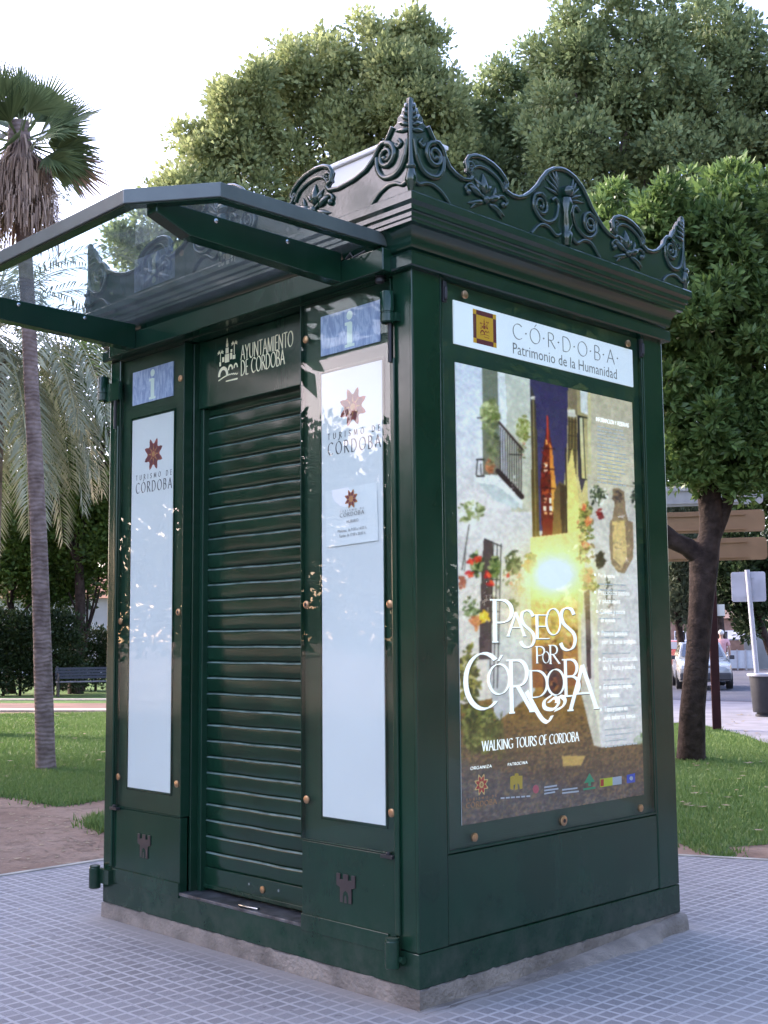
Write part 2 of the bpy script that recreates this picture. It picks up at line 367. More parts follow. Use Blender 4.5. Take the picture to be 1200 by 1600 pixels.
# ------------------------------------------------------------------ the kiosk
A_, B_ = 2.554, 2.054                    # door face runs x -A_..0 at y 0; poster face runs y 0..B_ at x 0
ZT = 3.19
K = thing('kiosk', 'dark green tourist information kiosk with cast cresting, glass canopy and closed roller shutter', 'kiosk', (-A_/2, B_/2, G))
PF = lambda a, b, d: (a, -d, b)          # door face
PR = lambda a, b, d: (d, a, b)           # poster face

# concrete plinth with a worn top edge
CONC = mat('concrete', (0.215, 0.185, 0.155), rough=0.9, var=0.3, scale=6, bump=0.7, bscale=55)
mb = MB(); rnd = random.Random(3)
def edge_top(t): return -0.002+0.005*math.sin(t*9.0)*math.sin(t*23+1)+rnd.uniform(-.004, .004)
N = 60
loop = [(-A_-.004+(A_+.008)*i/N, -.004) for i in range(N)]+[(.004, -.004+(B_+.008)*i/N) for i in range(N)]+[(.004-(A_+.008)*i/N, B_+.004) for i in range(N)]+[(-A_-.004, B_+.004-(B_+.008)*i/N) for i in range(N)]
n = len(loop); vv = []
for (x, y) in loop: vv.append((x*1.003, y*1.003, G-.05))
for i, (x, y) in enumerate(loop): vv.append((x, y, edge_top(i/12)))
for (x, y) in loop: vv.append((x*.96-.02, y*.94+.04, .001))
mb.add(vv, [(i, (i+1) % n, n+(i+1) % n, n+i) for i in range(n)]+[(n+i, n+(i+1) % n, 2*n+(i+1) % n, 2*n+i) for i in range(n)])
mb.build('plinth', CONC, K, smooth=40)

# skirt, posts, core walls
mb = MB(); mb.box(-A_, 0, 0, B_, 0.0, 0.148); mb.build('skirt', GREEN, K, bevel=.004)
mb = MB(); mb.box(-A_+.03, -.03, .17, B_-.03, .148, 3.45); mb.build('core_wall', GREEN_D, K)
def post(x0, x1, y0, y1):
    m_ = MB(); m_.box(x0, x1, y0, y1, .150, ZT); return m_.build('corner_post', GREEN, K, bevel=.006)
post(-.128, 0, 0, .190); post(-A_, -2.446, 0, .190); post(-.128, 0, 1.862, B_); post(-A_, -2.446, 1.862, B_)
# thin bright arrises on the near post
mb = MB(); mb.box(-.0165, .002, -.002, .010, .152, ZT-.01); mb.build('post_trim', GREEN, K, bevel=.004)

# poster face: lower panel, display case
mb = MB(); mb.box(-.028, -.004, .194, 1.857, .153, .540); mb.build('lower_panel', GREEN, K, bevel=.003)
mb = MB(); mb.box(-.03, -.002, .192, .206, .545, ZT); mb.box(-.03, -.002, 1.846, 1.860, .545, ZT); mb.box(-.03, -.0021, .206, 1.846, .545, .557); mb.build('case_frame', GREEN, K, bevel=.002)
mb = MB(); mb.box(-.036, -.0265, .207, 1.845, .558, ZT-.02); mb.build('case_back', mat('case_back_paint', (.009,.040,.022), rough=.4, var=.1), K)
mb = MB(); mb.box(-.012, -.006, .207, 1.845, .558, 3.165); mb.build('case_glass', GLASS, K)
for (y, z) in ((.365, 3.128), (1.72, 3.118), (.372, .598), (1.705, .592)):
    m_ = MB(); m_.lathe([(.020, -.006), (.020, .002), (.014, .0045), (.004, .005)], (0, y, z), 16, 'x'); m_.build('screw', BRASS, K, smooth=35)
m_ = MB(); m_.lathe([(.026, -.006), (.026, .003), (.020, .006), (.012, .006)], (0, 1.032, .600), 20, 'x'); o = m_.build('lock', BRASS, K, smooth=35)
m_ = MB(); m_.lathe([(.010, .0), (.010, .0072)], (0, 1.032, .600), 10, 'x'); m_.build('keyhole', BLACK, o)
# hasps at the top corners of the case
for y in (.212, 1.838):
    m_ = MB(); m_.box(-.004, .012, y-.012, y+.012, 3.06, 3.16); m_.lathe([(.007, -.03), (.010, -.02), (.010, .03), (.004, .036)], (.014, y, 3.10), 10); m_.build('hasp', BLACK, K, bevel=.002)

# sign board over the poster
mb = MB(); mb.box(-.028, -.020, .303, 1.785, 2.884, 3.095); sb = mb.build('sign_board', SIGNW, K)
mb = MB(); words(mb, 'C.Ó.R.D.O.B.A.', PR, .735, 2.985, 1.655, .078, d=-.0195, track=.10, nib=(.018,.012), thin=.018, serif=0); mb.build('lettering', GREYINK, sb)
mb = MB(); plain(mb, 'Patrimonio de la Humanidad', PR, .737, 2.906, 1.628, .056, d=-.0195); mb.build('lettering', GREYINK, sb)
Y_ = mat('emblem_yellow', rgb(232, 170, 40), rough=.6); MAR = mat('emblem_maroon', rgb(110, 40, 45), rough=.6)
mb = MB(); l0, l1, b0, b1 = .440, .612, 2.912, 3.078
mb.mat(1); flat(mb, [(l0,b0),(l1,b0),(l1,b1),(l0,b1)], PR, -.0195); mb.mat(0)
e = .024
for (a, b) in ((l0,b0),(l1-e,b0),(l0,b1-e),(l1-e,b1-e)): flat(mb, [(a,b),(a+e,b),(a+e,b+e),(a,b+e)], PR, -.0191)
flat(mb, [(l0+e,b0+e),(l1-e,b0+e),(l1-e,b1-e),(l0+e,b1-e)], PR, -.0191)
mb.mat(2)
def city(mb, P, a0, b0, s, d):
    """town emblem: bell tower, palms, houses and the bridge over the river"""
    q = lambda pts: flat(mb, [(a0+x*s, b0+y*s) for x, y in pts], P, d)
    r_ = lambda x0, y0, x1, y1: q([(x0,y0),(x1,y0),(x1,y1),(x0,y1)])
    r_(.40,.42,.60,.66); r_(.43,.68,.57,.84); r_(.45,.86,.55,.97); q([(.46,.985),(.54,.985),(.50,1.13)])
    r_(.27,.46,.37,.60); r_(.64,.48,.74,.66); r_(.76,.46,.88,.58); r_(.66,.68,.74,.76); r_(.14,.36,.22,.48)
    r_(.175,.49,.205,.74); r_(.815,.60,.845,.90)
    for cx, cy in ((.19,.74),(.83,.90)):
        for k in range(7):
            t = rad(-20+k*36.6); q([(cx,cy),(cx+.12*math.cos(t)+.01,cy+.08*math.sin(t)+.025),(cx+.155*math.cos(t),cy+.08*math.sin(t)-.02)])
    def arch(cx, w_, y0, h, t_):
        o_ = [(cx+w_*math.cos(rad(a)), y0+h*math.sin(rad(a))) for a in range(0, 181, 15)]; i_ = [(cx+(w_-t_)*math.cos(rad(a)), y0+(h-t_)*math.sin(rad(a))) for a in range(0, 181, 15)]
        for k in range(12): q([o_[k], o_[k+1], i_[k+1], i_[k]])
    arch(.32,.24,.06,.27,.10); arch(.66,.12,.18,.16,.06); arch(.90,.10,.20,.14,.05)
    for i in range(10):
        x = .10+.9*i/10; y = -.06+.09*math.sin(i*.28)
        q([(x,y),(x+.092,y+.014),(x+.092,y+.052),(x,y+.032)])
    for i in range(6): q([(.45+.09*i,-.13-.004*i),(.54+.09*i,-.13-.002*i),(.54+.09*i,-.10),(.45+.09*i,-.10)])
city(mb, PR, l0+.044, b0+.048, .074, -.0186)
mb.build('emblem', [Y_, MAR, mat('emblem_red', rgb(150, 50, 30), rough=.6)], sb)

# ---- door face: two display doors, header, shutter
def display(x0, x1, wx0, wx1, ix0, ix1, side):
    """x0..x1 the door, wx the white poster window, ix the blue info window"""
    fr = MB(); fr.box(x0, x1, .022, .055, .553, 3.165); o = fr.build('display_door', GREEN_D, K)
    m2 = MB(); m2.box(x0, x1, .0, .008, .556, 3.160); m2.build('glass_pane', GLASS, o)
    e_ = MB(); e_.box(x0-.005, x0-.0005, -.002, .055, .553, 3.165); e_.box(x1+.0005, x1+.005, -.002, .055, .553, 3.165); e_.box(x0, x1, -.001, .02, .549, .555); e_.box(x0, x1, -.001, .02, 3.161, 3.167); e_.build('frame_edge', GREEN, o, bevel=.0015)
    # mask of dark green print round the windows (behind the glass)
    bz0, bz1 = .666, 2.795
    s_ = MB(); s_.box(ix0, ix1, .016, .021, 2.884, 3.083); i_ = s_.build('info_sign', BLUE, o)
    t_ = MB(); cx = (ix0+ix1)/2
    t_.add([PF(cx+.022*math.cos(a), 3.050+.022*math.sin(a), -.0155) for a in [2*math.pi*k/16 for k in range(16)]], [tuple(range(16))])
    for k, (a, b, c_, e2) in enumerate(((-.019, .019, 2.905, 3.015), (-.034, .010, 3.003, 3.019), (-.034, .034, 2.895, 2.909))): flat(t_, [(cx+a,c_),(cx+b,c_),(cx+b,e2),(cx+a,e2)], PF, -.0155+.0001*k)
    t_.build('information_letter', PALEGREEN, i_)
    r_ = MB(); r_.box(wx0-.012, wx0-.006, .014, .021, bz0-.012, bz1+.012); r_.box(wx1+.006, wx1+.012, .014, .021, bz0-.012, bz1+.012); r_.box(wx0-.006, wx1+.006, .014, .021, bz0-.012, bz0-.006); r_.box(wx0-.006, wx1+.006, .014, .021, bz1+.006, bz1+.012); r_.build('window_trim', GREEN, o)
    # lower door with its castle emblem
    l_ = MB(); l_.box(x0, x1, .002, .05, .153, .546); lo = l_.build('lower_door', GREEN, K, bevel=.003)
    b_ = MB(); b_.box(x0, x1-(.04 if side > 0 else 0), -.007, .002, .128, .206); b_.build('kick_plate', GREEN, lo, bevel=.002)
    c0 = (-.462 if side > 0 else -2.128); w_ = .060; z0, z1 = .298, .425
    e_ = MB(); H = z1-z0
    ol = [(-.62,0),(.62,0),(.62,.52),(1,.58),(1,1),(.62,1),(.62,.80),(.26,.80),(.26,1),(-.26,1),(-.26,.80),(-.62,.80),(-.62,1),(-1,1),(-1,.58),(-.62,.52)]
    e_.prism([(c0+a*w_*1.04, z0+b*H) for a, b in ol], PF, -.001, .004); e_.build('castle_emblem', EMB, lo)
    e_ = MB(); e_.prism([(c0+a*w_*1.04, z0+b*H) for a, b in ((-.30,-.004),(.30,-.004),(.30,.22),(.21,.36),(0,.43),(-.21,.36),(-.30,.22))], PF, -.001, .0045); e_.build('emblem_arch', GREEN, lo)
    e_ = MB(); e_.prism([(c0+a*w_*1.04, z0+b*H) for a, b in ((-.13,-.004),(.13,-.004),(.10,.22),(0,.28),(-.10,.22))], PF, -.001, .0055); e_.build('emblem_tower', EMB, lo)
    hx = (-.163 if side > 0 else -2.41)
    h_ = MB(); h_.box(hx-.045, hx+.03, -.028, 0, .535, .550); h_.lathe([(.012, 0), (.012, .012), (.004, .014)], (hx-.005, -.016, .550), 10); h_.build('latch', BLACK, lo, bevel=.002)
    # rod and hinges at the outer edge
    px_ = x1+.022 if side > 0 else x0-.022
    r_ = MB(); r_.box(px_-.012, px_+.016, -.016, .0, .21, 2.78); r_.build('pivot_rod', GREEN, K, bevel=.005)
    r_ = MB(); r_.tube([(px_-.002, -.022, 2.76), (px_-.002, -.022, 2.97)], .010, 10); r_.build('pivot_pin', BLACK, K, smooth=40)
    ux = px_-.004 if side > 0 else x0-.138
    h_ = MB(); h_.lathe([(.026,2.940),(.033,2.946),(.033,2.982),(.030,2.985),(.030,2.989),(.033,2.992),(.033,3.082),(.029,3.088)], (ux, -.036, 0), 18); h_.box(ux, ux+.05, -.028, .0, 2.945, 2.985) if side > 0 else h_.box(ux, x0+.03, -.034, -.012, 2.93, 3.04)
    h_.build('hinge', GREEN, K, smooth=40)
    lx = px_-.004 if side > 0 else x0-.138
    h_ = MB(); h_.lathe([(.030,.078),(.034,.082),(.034,.192),(.030,.196),(.030,.206),(.022,.208)], (lx, -.040, 0), 18)
    h_.lathe([(.016,0),(.016,.05)], (lx, -.02, .115), 10, 'x') if side > 0 else h_.box(lx, x0-.01, -.03, .0, .11, .19)
    h_.build('hinge', GREEN, K, smooth=40)
    for (x, z, lock) in (((x0+.035, 2.985, 0), (x1-.02, 2.965, 0), (x0+.035, 1.668, 1), (x1-.02, 1.655, 0), (x0+.035, .738, 0), (x1-.02, .73, 0)) if side > 0 else ((x1-.035, 2.965, 0), (x0+.03, 1.615, 0), (x1-.035, 1.655, 1), (x0+.03, .72, 0), (x1-.035, .725, 0))):
        s_ = MB(); s_.lathe([(.019, .004), (.019, -.002), (.013, -.0045), (.004, -.005)], (x, 0, z), 16, 'y'); q = s_.build('lock' if lock else 'screw', BRASS, o, smooth=35)
        if lock:
            s_ = MB(); s_.lathe([(.009, 0), (.009, -.0062)], (x, 0, z), 10, 'y'); s_.build('keyhole', BLACK, q)
    return o
def blue_mat():
    """blue print with radial white streaks"""
    m_ = bpy.data.materials.new('info_print'); m_.use_nodes = True; t = m_.node_tree; p = t.nodes['Principled BSDF']; p.inputs['Roughness'].default_value = .5
    co = t.nodes.new('ShaderNodeTexCoord'); nz = t.nodes.new('ShaderNodeTexNoise'); nz.inputs['Scale'].default_value = 14; nz.inputs['Detail'].default_value = 5; nz.inputs['Distortion'].default_value = 1.5
    mp = t.nodes.new('ShaderNodeMapping'); mp.inputs['Scale'].default_value = (2.2, 1, .7); t.links.new(co.outputs['Object'], mp.inputs[0]); t.links.new(mp.outputs[0], nz.inputs['Vector'])
    cr = t.nodes.new('ShaderNodeValToRGB'); cr.color_ramp.elements[0].position = .40; cr.color_ramp.elements[0].color = (.30, .35, .58, 1); cr.color_ramp.elements[1].position = .62; cr.color_ramp.elements[1].color = (.50, .55, .76, 1)
    t.links.new(nz.outputs['Fac'], cr.inputs[0]); t.links.new(cr.outputs[0], p.inputs['Base Color']); return m_
BLUE = blue_mat(); PALEGREEN = mat('pale_green_print', (.86,.90,.82), rough=.5)
display(-.776, -.142, -.640, -.216, -.645, -.225, 1)
display(-2.438, -1.786, -2.330, -1.906, -2.335, -1.915, -1)
# reveals, header, shutter, sill
mb = MB(); mb.box(-1.786, -1.768, .056, .165, .15, 3.165); mb.box(-.794, -.776, .056, .165, .15, 3.165); mb.build('door_jamb', GREEN, K, bevel=.003)
mb = MB(); mb.box(-1.767, -.795, .085, .165, 2.79, 3.168); hd = mb.build('header', GREEN, K, bevel=.005)
mb = MB(); kw = dict(nib=(.036,.016), thin=.022, serif=.0)
HP = lambda px, py: on_front(px, py, .0845)
(a0, b0), (a1, b1) = HP(376, 582), HP(458, 536); words(mb, 'AYUNTAMIENTO', PF, a0, HP(376, 563)[1], a1, .080, d=-.0845, track=.03, **kw)
words(mb, 'DE CORDOBA', PF, a0, HP(376, 587)[1], HP(445, 565)[0], .080, d=-.0845, track=.03, **kw)
mb.build('lettering', CREAM, hd)
mb = MB(); city(mb, PF, HP(338, 590)[0], HP(340, 593)[1], .195, -.0845); mb.build('emblem', CREAM, hd)
mb = MB(); mb.box(-1.767, -1.735, .10, .150, .15, 2.79); mb.box(-.827, -.795, .10, .150, .15, 2.79); mb.build('shutter_guide', GREEN_D, K, bevel=.003)
SLAT_EDGE = mat('slat_edge_highlight', (.11,.155,.135), rough=.22, spec=.7, var=.35, scale=9)
mb = MB(); prof = []; p_ = .0850; z = .285
k = 0
while z < 2.80:
    q = [(.147,0),(.1385,.002),(.1372,.006),(.1362,.030),(.1350,.062),(.1352,.069),(.1372,.0745),(.1410,.0775),(.1465,.0790),(.1485,.0815)]
    prof += [(y, z+h) for y, h in q]; z += p_; k += 1
x0, x1 = -1.742, -.820; vv = []; NX = 12
for (y, h) in prof:
    for i in range(NX+1):
        vv.append((x0+(x1-x0)*i/NX, y+.0012*math.sin(i*1.7+h*9)+.0008*math.sin(i*.9+h*31), h+.001*math.sin(i*1.1+h*5)))
mb.add(vv, [(a*(NX+1)+i, a*(NX+1)+i+1, (a+1)*(NX+1)+i+1, (a+1)*(NX+1)+i) for a in range(len(prof)-1) for i in range(NX)])
mb.mi = [1 if (i//NX) % 10 in (5, 6) else 0 for i in range(len(mb.f))]      # highlight on each slat's rolled upper edge, painted in as paler colour
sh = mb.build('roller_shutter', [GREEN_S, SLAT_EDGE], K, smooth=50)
mb = MB(); mb.box(x0, x1, .126, .150, .190, .284); mb.box(x0, x1, .118, .150, .175, .196); bb = mb.build('bottom_bar', GREEN_S, sh, bevel=.003)
mb = MB(); mb.lathe([(.018, .0), (.018, -.006), (.008, -.008)], (-1.23, .126, .232), 14, 'y'); mb.build('lock', BRASS, bb, smooth=35)
for x in (-1.34, -1.10): mb = MB(); mb.lathe([(.007, 0), (.007, -.004)], (x, .126, .245), 10, 'y'); mb.build('rivet', CHROME, bb)
mb = MB(); mb.box(-1.786, -.776, -.004, .166, .142, .158); sl = mb.build('sill', mat('worn_steel', (.12, .125, .13), rough=.4, metal=.6, var=.5, scale=14), K, bevel=.002)
mb = MB(); mb.tube([(-1.30, .03, .160), (-1.28, .012, .166), (-1.20, .008, .168), (-1.14, .02, .166), (-1.16, .045, .162)], .005, 8); mb.build('pull_ring', CHROME, sl, smooth=60)

# ---- lintel and cornice
mb = MB(); mb.box(-A_+.02, -.02, .0, .17, 3.170, 3.30); mb.build('frieze', GREEN, K, bevel=.003)
mb = MB(); mb.box(-2.44, -.10, -.085, -.002, 3.176, 3.285); mb.build('lintel_beam', GREEN, K, bevel=.005)
mb = MB(); mb.lathe([(.012,3.14),(.022,3.146),(.022,3.162),(.014,3.168),(.022,3.174)], (-.178, -.03, 0), 14); mb.build('stop_bolt', BLACK, K, smooth=30)
def moulding():
    pr = [(-.03,3.172),(.030,3.180),(.037,3.186),(.037,3.240),(.030,3.246),(.018,3.250),(.018,3.258),(.034,3.266),(.040,3.280)]
    pr += [(.040+.052*(1-math.cos(t)), 3.280+.078*math.sin(t)) for t in [math.pi/2*i/7 for i in range(1, 8)]]
    pr += [(.092,3.372),(.100,3.377),(.100,3.396),(.106,3.402),(.114,3.404),(.114,3.426),(.120,3.432),(.131,3.440),(.131,3.474),(.127,3.480),(.06,3.482)]
    m_ = MB(); vv = []
    for (o_, h) in pr: vv += [(-A_-o_, -o_, h), (o_, -o_, h), (o_, B_+o_, h), (-A_-o_, B_+o_, h)]
    k_ = len(pr)
    m_.add(vv, [(i*4+j, i*4+(j+1) % 4, (i+1)*4+(j+1) % 4, (i+1)*4+j) for i in range(k_-1) for j in range(4)]+[tuple((k_-1)*4+j for j in range(4))])
    return m_.build('cornice', GREEN_C, K, smooth=28)
moulding()

# ---- cresting
H_ = [(0,3.925),(.018,3.918),(.030,3.893),(.050,3.888),(.060,3.862),(.080,3.853),(.086,3.828),(.108,3.816),(.150,3.758),(.180,3.760),(.206,3.740),(.220,3.705),(.250,3.664),(.29,3.643),(.345,3.632),(.395,3.640),(.412,3.662),(.400,3.678),(.382,3.682),(.386,3.700),(.376,3.728),(.395,3.754),(.440,3.772),(.496,3.775),(.56,3.765),(.61,3.746),(.645,3.722),(.668,3.697),(.668,3.680),(.650,3.674),(.660,3.655),(.700,3.645),(.75,3.647),(.80,3.664),(.85,3.697),(.885,3.728),(.912,3.752),(.935,3.784),(.99,3.842),(1.05,3.876),(1.10,3.889),(1.135,3.892)]
H2 = [(1.17,3.889),(1.22,3.876),(1.28,3.842),(1.335,3.784),(1.358,3.752),(1.385,3.728),(1.42,3.697),(1.46,3.666),(1.51,3.643),(1.565,3.632),(1.592,3.650),(1.580,3.668),(1.562,3.674),(1.566,3.692),(1.556,3.722),(1.575,3.746),(1.62,3.764),(1.676,3.767),(1.74,3.757),(1.79,3.738),(1.825,3.714),(1.848,3.690),(1.848,3.672),(1.830,3.666),(1.840,3.648),(1.875,3.634),(1.93,3.636),(1.99,3.658),(2.04,3.697),(2.054,3.705),(2.068,3.740),(2.094,3.760),(2.124,3.758),(2.166,3.816),(2.188,3.828),(2.194,3.853),(2.214,3.862),(2.224,3.888),(2.244,3.893),(2.256,3.918),(2.274,3.925)]
OUT = H_+H2
ZB = 3.478
OFF = .105
def crest(P, L):
    """P(s, z, d): s along the face from its reading corner, d outwards; L the length"""
    kx = [0, .21, .36, .68, .93, 1.137, 1.344, 1.55, 1.86, 2.06, 2.274]
    e_ = (L-2.274)
    ky = [0, .21, .36+.30*e_, .68+.32*e_, .93+.48*e_, 1.137+.5*e_, 1.344+.52*e_, 1.55+.66*e_, 1.86+.70*e_, 2.06+e_, 2.274+e_]
    mp = lambda s_: float(np.interp(s_, kx, ky))
    o2 = [(mp(a), b) for a, b in OUT]
    m_ = MB(); m_.prism([(0, ZB)]+o2+[(L, ZB)], P, -.022, 0)
    c_ = m_.build('cresting', GREEN_C, K, bevel=.003)
    m_ = MB()
    tb = lambda pts, r, n=7: m_.tube([P(a, b, .004) for a, b in pts], r, n)
    ia = [i for i, (a, b) in enumerate(OUT) if abs(a-1.135) < .001][0]; tb(o2[7:ia+1], .0125); tb(o2[ia:-7], .0125)
    def spiral(cx, cy, r0, turns, a0, dirn, r, tail=None):
        pts = []
        for i in range(int(turns*14)+1):
            t = i/14*2*math.pi; q = r0*(1-.80*i/(turns*14)); pts.append((cx+q*math.cos(a0+dirn*t), cy+q*math.sin(a0+dirn*t)))
        if tail: pts = tail+pts
        k_ = len(pts); m_.tube([P(a, b, .005) for a, b in pts], [r*(1-.45*i/k_) for i in range(k_)], 7)
        a, b = pts[-1]; m_.ball(P(a, b, .006), r*.9, r*.9, r*.9, 7, 5)
    def lobe(a, b, la, wd, ang, h=.012):
        R_ = None; n_ = 9; pts = []
        for i in range(n_):
            t = i/(n_-1); pts.append((a+la*t*math.cos(ang), b+la*t*math.sin(ang)))
        m_.tube([P(x, y, .002) for x, y in pts], [max(.002, wd*math.sin(math.pi*min(1, .12+.85*(i/(n_-1))**.8))) for i in range(n_)], 7)
    def corner(f):
        spiral(f(.150), 3.690, .060, 1.7, math.pi/2, 1 if f(.1) > f(0) else -1, .016, None)
        tail = crom([(f(.03), 3.66), (f(.055), 3.612), (f(.10), 3.586), (f(.165), 3.592), (f(.205), 3.640), (f(.212), 3.700)], 4); tb(tail, .014)
        tb(crom([(f(.015), 3.73), (f(.03), 3.66)], 4), .010)
        for i in range(5): lobe(f(.012), 3.775+.024*i, .082-.011*i, .013, (rad(10+13*i) if f(.1) > f(0) else rad(170-13*i)))
        tb(crom([(f(.07), 3.745), (f(.055), 3.725), (f(.075), 3.712), (f(.09), 3.728)], 4), .009)
        tb(crom([(f(.02), 3.536), (f(.05), 3.528), (f(.09), 3.545), (f(.14), 3.548), (f(.20), 3.525), (f(.245), 3.488)], 5), .010)
        lobe(f(.0), 3.57, .045, .010, rad(-70))
    corner(lambda s_: s_); corner(lambda s_: L-s_)
    c = mp(1.137)
    for sg in (1, -1):
        f = lambda s_: c+sg*s_
        spiral(f(.205), 3.655, .058, 1.6, math.pi/2, sg, .013)
        tb(crom([(f(.205), 3.713), (f(.255), 3.69), (f(.262), 3.63), (f(.215), 3.585), (f(.15), 3.578), (f(.085), 3.615), (f(.06), 3.69), (f(.085), 3.72), (f(.115), 3.70)], 4), .012)
        tb(crom([(f(.05), 3.54), (f(.09), 3.525), (f(.15), 3.555), (f(.215), 3.55), (f(.285), 3.488)], 5), .011)
        for i in range(5): lobe(f(.055), 3.745+.012*i, .115-.004*i, .010, (rad(8+17*i) if sg > 0 else rad(172-17*i)))
    m_.tube([P(c, b, .006) for b in (3.49,3.52,3.55,3.57,3.60,3.66,3.70,3.74)], [.022,.028,.034,.020,.036,.026,.042,.030], 9)
    m_.ball(P(c, 3.775, .008), .048, .03, .034, 10, 6)
    for q0 in (.515, 1.695):
        q = mp(q0)
        tb(crom([(q-.115, 3.667), (q-.10, 3.70), (q-.06, 3.724), (q-.01, 3.728), (q+.05, 3.715), (q+.10, 3.690), (q+.128, 3.650)], 4), .010)
        spiral(q-.115, 3.708, .026, 1.1, 0, 1, .010); spiral(q+.135, 3.690, .016, 1.1, math.pi, 1, .008)
        lobe(q-.02, 3.595, .105, .026, rad(92)); lobe(q-.03, 3.615, .07, .016, rad(140)); lobe(q-.01, 3.615, .07, .016, rad(40))
        for sg in (1, -1):
            tb(crom([(q-.01, 3.572), (q+sg*.06, 3.600), (q+sg*.115, 3.622), (q+sg*.150, 3.600), (q+sg*.135, 3.578)], 4), .010)
            lobe(q-.01+sg*.03, 3.582, .10, .020, rad(22) if sg > 0 else rad(158)); lobe(q+sg*.02, 3.560, .12, .017, rad(-16) if sg > 0 else rad(196)); m_.ball(P(q-.01+sg*.125, 3.578, .006), .017, .017, .017, 8, 5); lobe(q+sg*.05, 3.60, .06, .013, rad(70) if sg > 0 else rad(110))
            lobe(q+sg*.07, 3.545, .06, .013, rad(-40) if sg > 0 else rad(220))
        m_.ball(P(q-.01, 3.572, .006), .022, .022, .022, 8, 5)
    m_.build('scrollwork', GREEN_C, c_, smooth=60)
crest(lambda s_, z_, d: (OFF+d-.001, -OFF+s_, z_), B_+2*OFF)                 # poster face
crest(lambda s_, z_, d: (OFF-s_, -OFF-d, z_), A_+2*OFF)                      # door face, read from the near corner
crest(lambda s_, z_, d: (-A_-OFF-d+.001, -OFF+s_, z_), B_+2*OFF)
crest(lambda s_, z_, d: (OFF-s_, B_+OFF+d, z_), A_+2*OFF)
for (x, y) in ((OFF, -OFF), (OFF, B_+OFF), (-A_-OFF, -OFF), (-A_-OFF, B_+OFF)):
    sx, sy = (1 if x > 0 else -1), (-1 if y < 0 else 1)
    m_ = MB(); m_.tube([(x-sx*.004, y-sy*.004, h) for h in (3.48,3.52,3.54,3.58,3.62,3.66,3.76,3.84,3.905,3.925)], [.012,.020,.030,.020,.014,.011,.010,.013,.012,.004], 9)
    m_.ball((x, y, 3.60), .024, .024, .016, 10, 6); m_.build('finial', GREEN_C, K, smooth=60)
# roof deck and its white cover box
mb = MB(); mb.box(-A_+.02, -.02, .02, B_-.02, 3.470, 3.50); mb.build('roof_deck', GREEN_D, K)
c0 = CAM+ray(640, 207)*((3.98-CAM.z)/ray(640, 207).z); c1 = CAM+ray(699, 226)*((3.98-CAM.z)/ray(699, 226).z)
cl = CAM+ray(503, 266)*((3.98-CAM.z)/ray(503, 266).z)
mb = MB(); mb.box(cl.x, c0.x, c0.y, c1.y, 3.5, 3.955); mb.box(cl.x-.02, c0.x+.02, c0.y-.02, c1.y+.02, 3.955, 3.98); mb.build('roof_box', WHITE_P, K, bevel=.006)

# ---- canopy
path = [(-.125,-.040),(-.140,-.975),(-.470,-1.215),(-2.084,-1.215),(-2.414,-.975),(-2.429,-.040)]
def offset(path, d):
    out = []
    for i, p in enumerate(path):
        def nrm(a, b):
            dx, dy = b[0]-a[0], b[1]-a[1]; l = math.hypot(dx, dy); return (-dy/l, dx/l)
        ns = []
        if i > 0: ns.append(nrm(path[i-1], p))
        if i < len(path)-1: ns.append(nrm(p, path[i+1]))
        nx = sum(q[0] for q in ns); ny = sum(q[1] for q in ns); l = math.hypot(nx, ny); nx, ny = nx/l, ny/l
        k_ = 1/max(.3, nx*ns[0][0]+ny*ns[0][1]); out.append((p[0]+nx*d*k_, p[1]+ny*d*k_))
    return out
GREY = mat('canopy_edge_paint', (.070, .092, .088), rough=.33, coat=.25, var=.1)
def strip(path, w0, w1, z0, z1, name, mt, par):
    a, b = offset(path, w0), offset(path, w1); n_ = len(path); m_ = MB()
    vv = [(x, y, z0) for x, y in a]+[(x, y, z0) for x, y in b]+[(x, y, z1) for x, y in b]+[(x, y, z1) for x, y in a]
    fs_ = [(k_*n_+i, k_*n_+i+1, ((k_+1) % 4)*n_+i+1, ((k_+1) % 4)*n_+i) for i in range(n_-1) for k_ in range(4)]
    fs_ += [(0, n_, 2*n_, 3*n_), (n_-1, 4*n_-1, 3*n_-1, 2*n_-1)]
    m_.add(vv, fs_); return m_.build(name, mt, par, bevel=.003)
ca = strip(path, 0, .010, 3.300, 3.362, 'canopy_frame', GREY, K)
strip(path, -.055, .0, 3.296, 3.306, 'canopy_flange', GREEN, ca)
gp = offset(path, .004) if False else path
mb = MB(); mb.add([(x, y, 3.328) for x, y in path]+[(x, y, 3.338) for x, y in path], [(5,4,3,2,1,0),(6,7,8,9,10,11)]+[(i,(i+1)%6,6+(i+1)%6,6+i) for i in range(6)]); mb.build('canopy_glass', GLASS_C, ca)
for x0 in (-.455, -2.225):
    m_ = MB(); x1 = x0+.075
    yo, yi = -1.120, -.086
    m_.add([(x0,yo,3.268),(x1,yo,3.268),(x1,yo,3.324),(x0,yo,3.324),(x0,yi,3.180),(x1,yi,3.180),(x1,yi,3.324),(x0,yi,3.324),(x0,-.95,3.205),(x1,-.95,3.205),(x1,-.95,3.324),(x0,-.95,3.324)],
          [(0,1,2,3),(7,6,5,4),(1,0,8,9),(9,8,4,5),(3,2,10,11),(11,10,6,7),(2,1,9,10),(10,9,5,6),(0,3,11,8),(8,11,7,4)])
    ar = m_.build('canopy_arm', GREEN, ca, bevel=.004)
    for y in (-.82, -.42): m_ = MB(); m_.lathe([(.011, 0), (.011, .006), (.005, .009)], (x1, y, 3.30), 10, 'x'); m_.build('bolt', CHROME, ar, smooth=40)
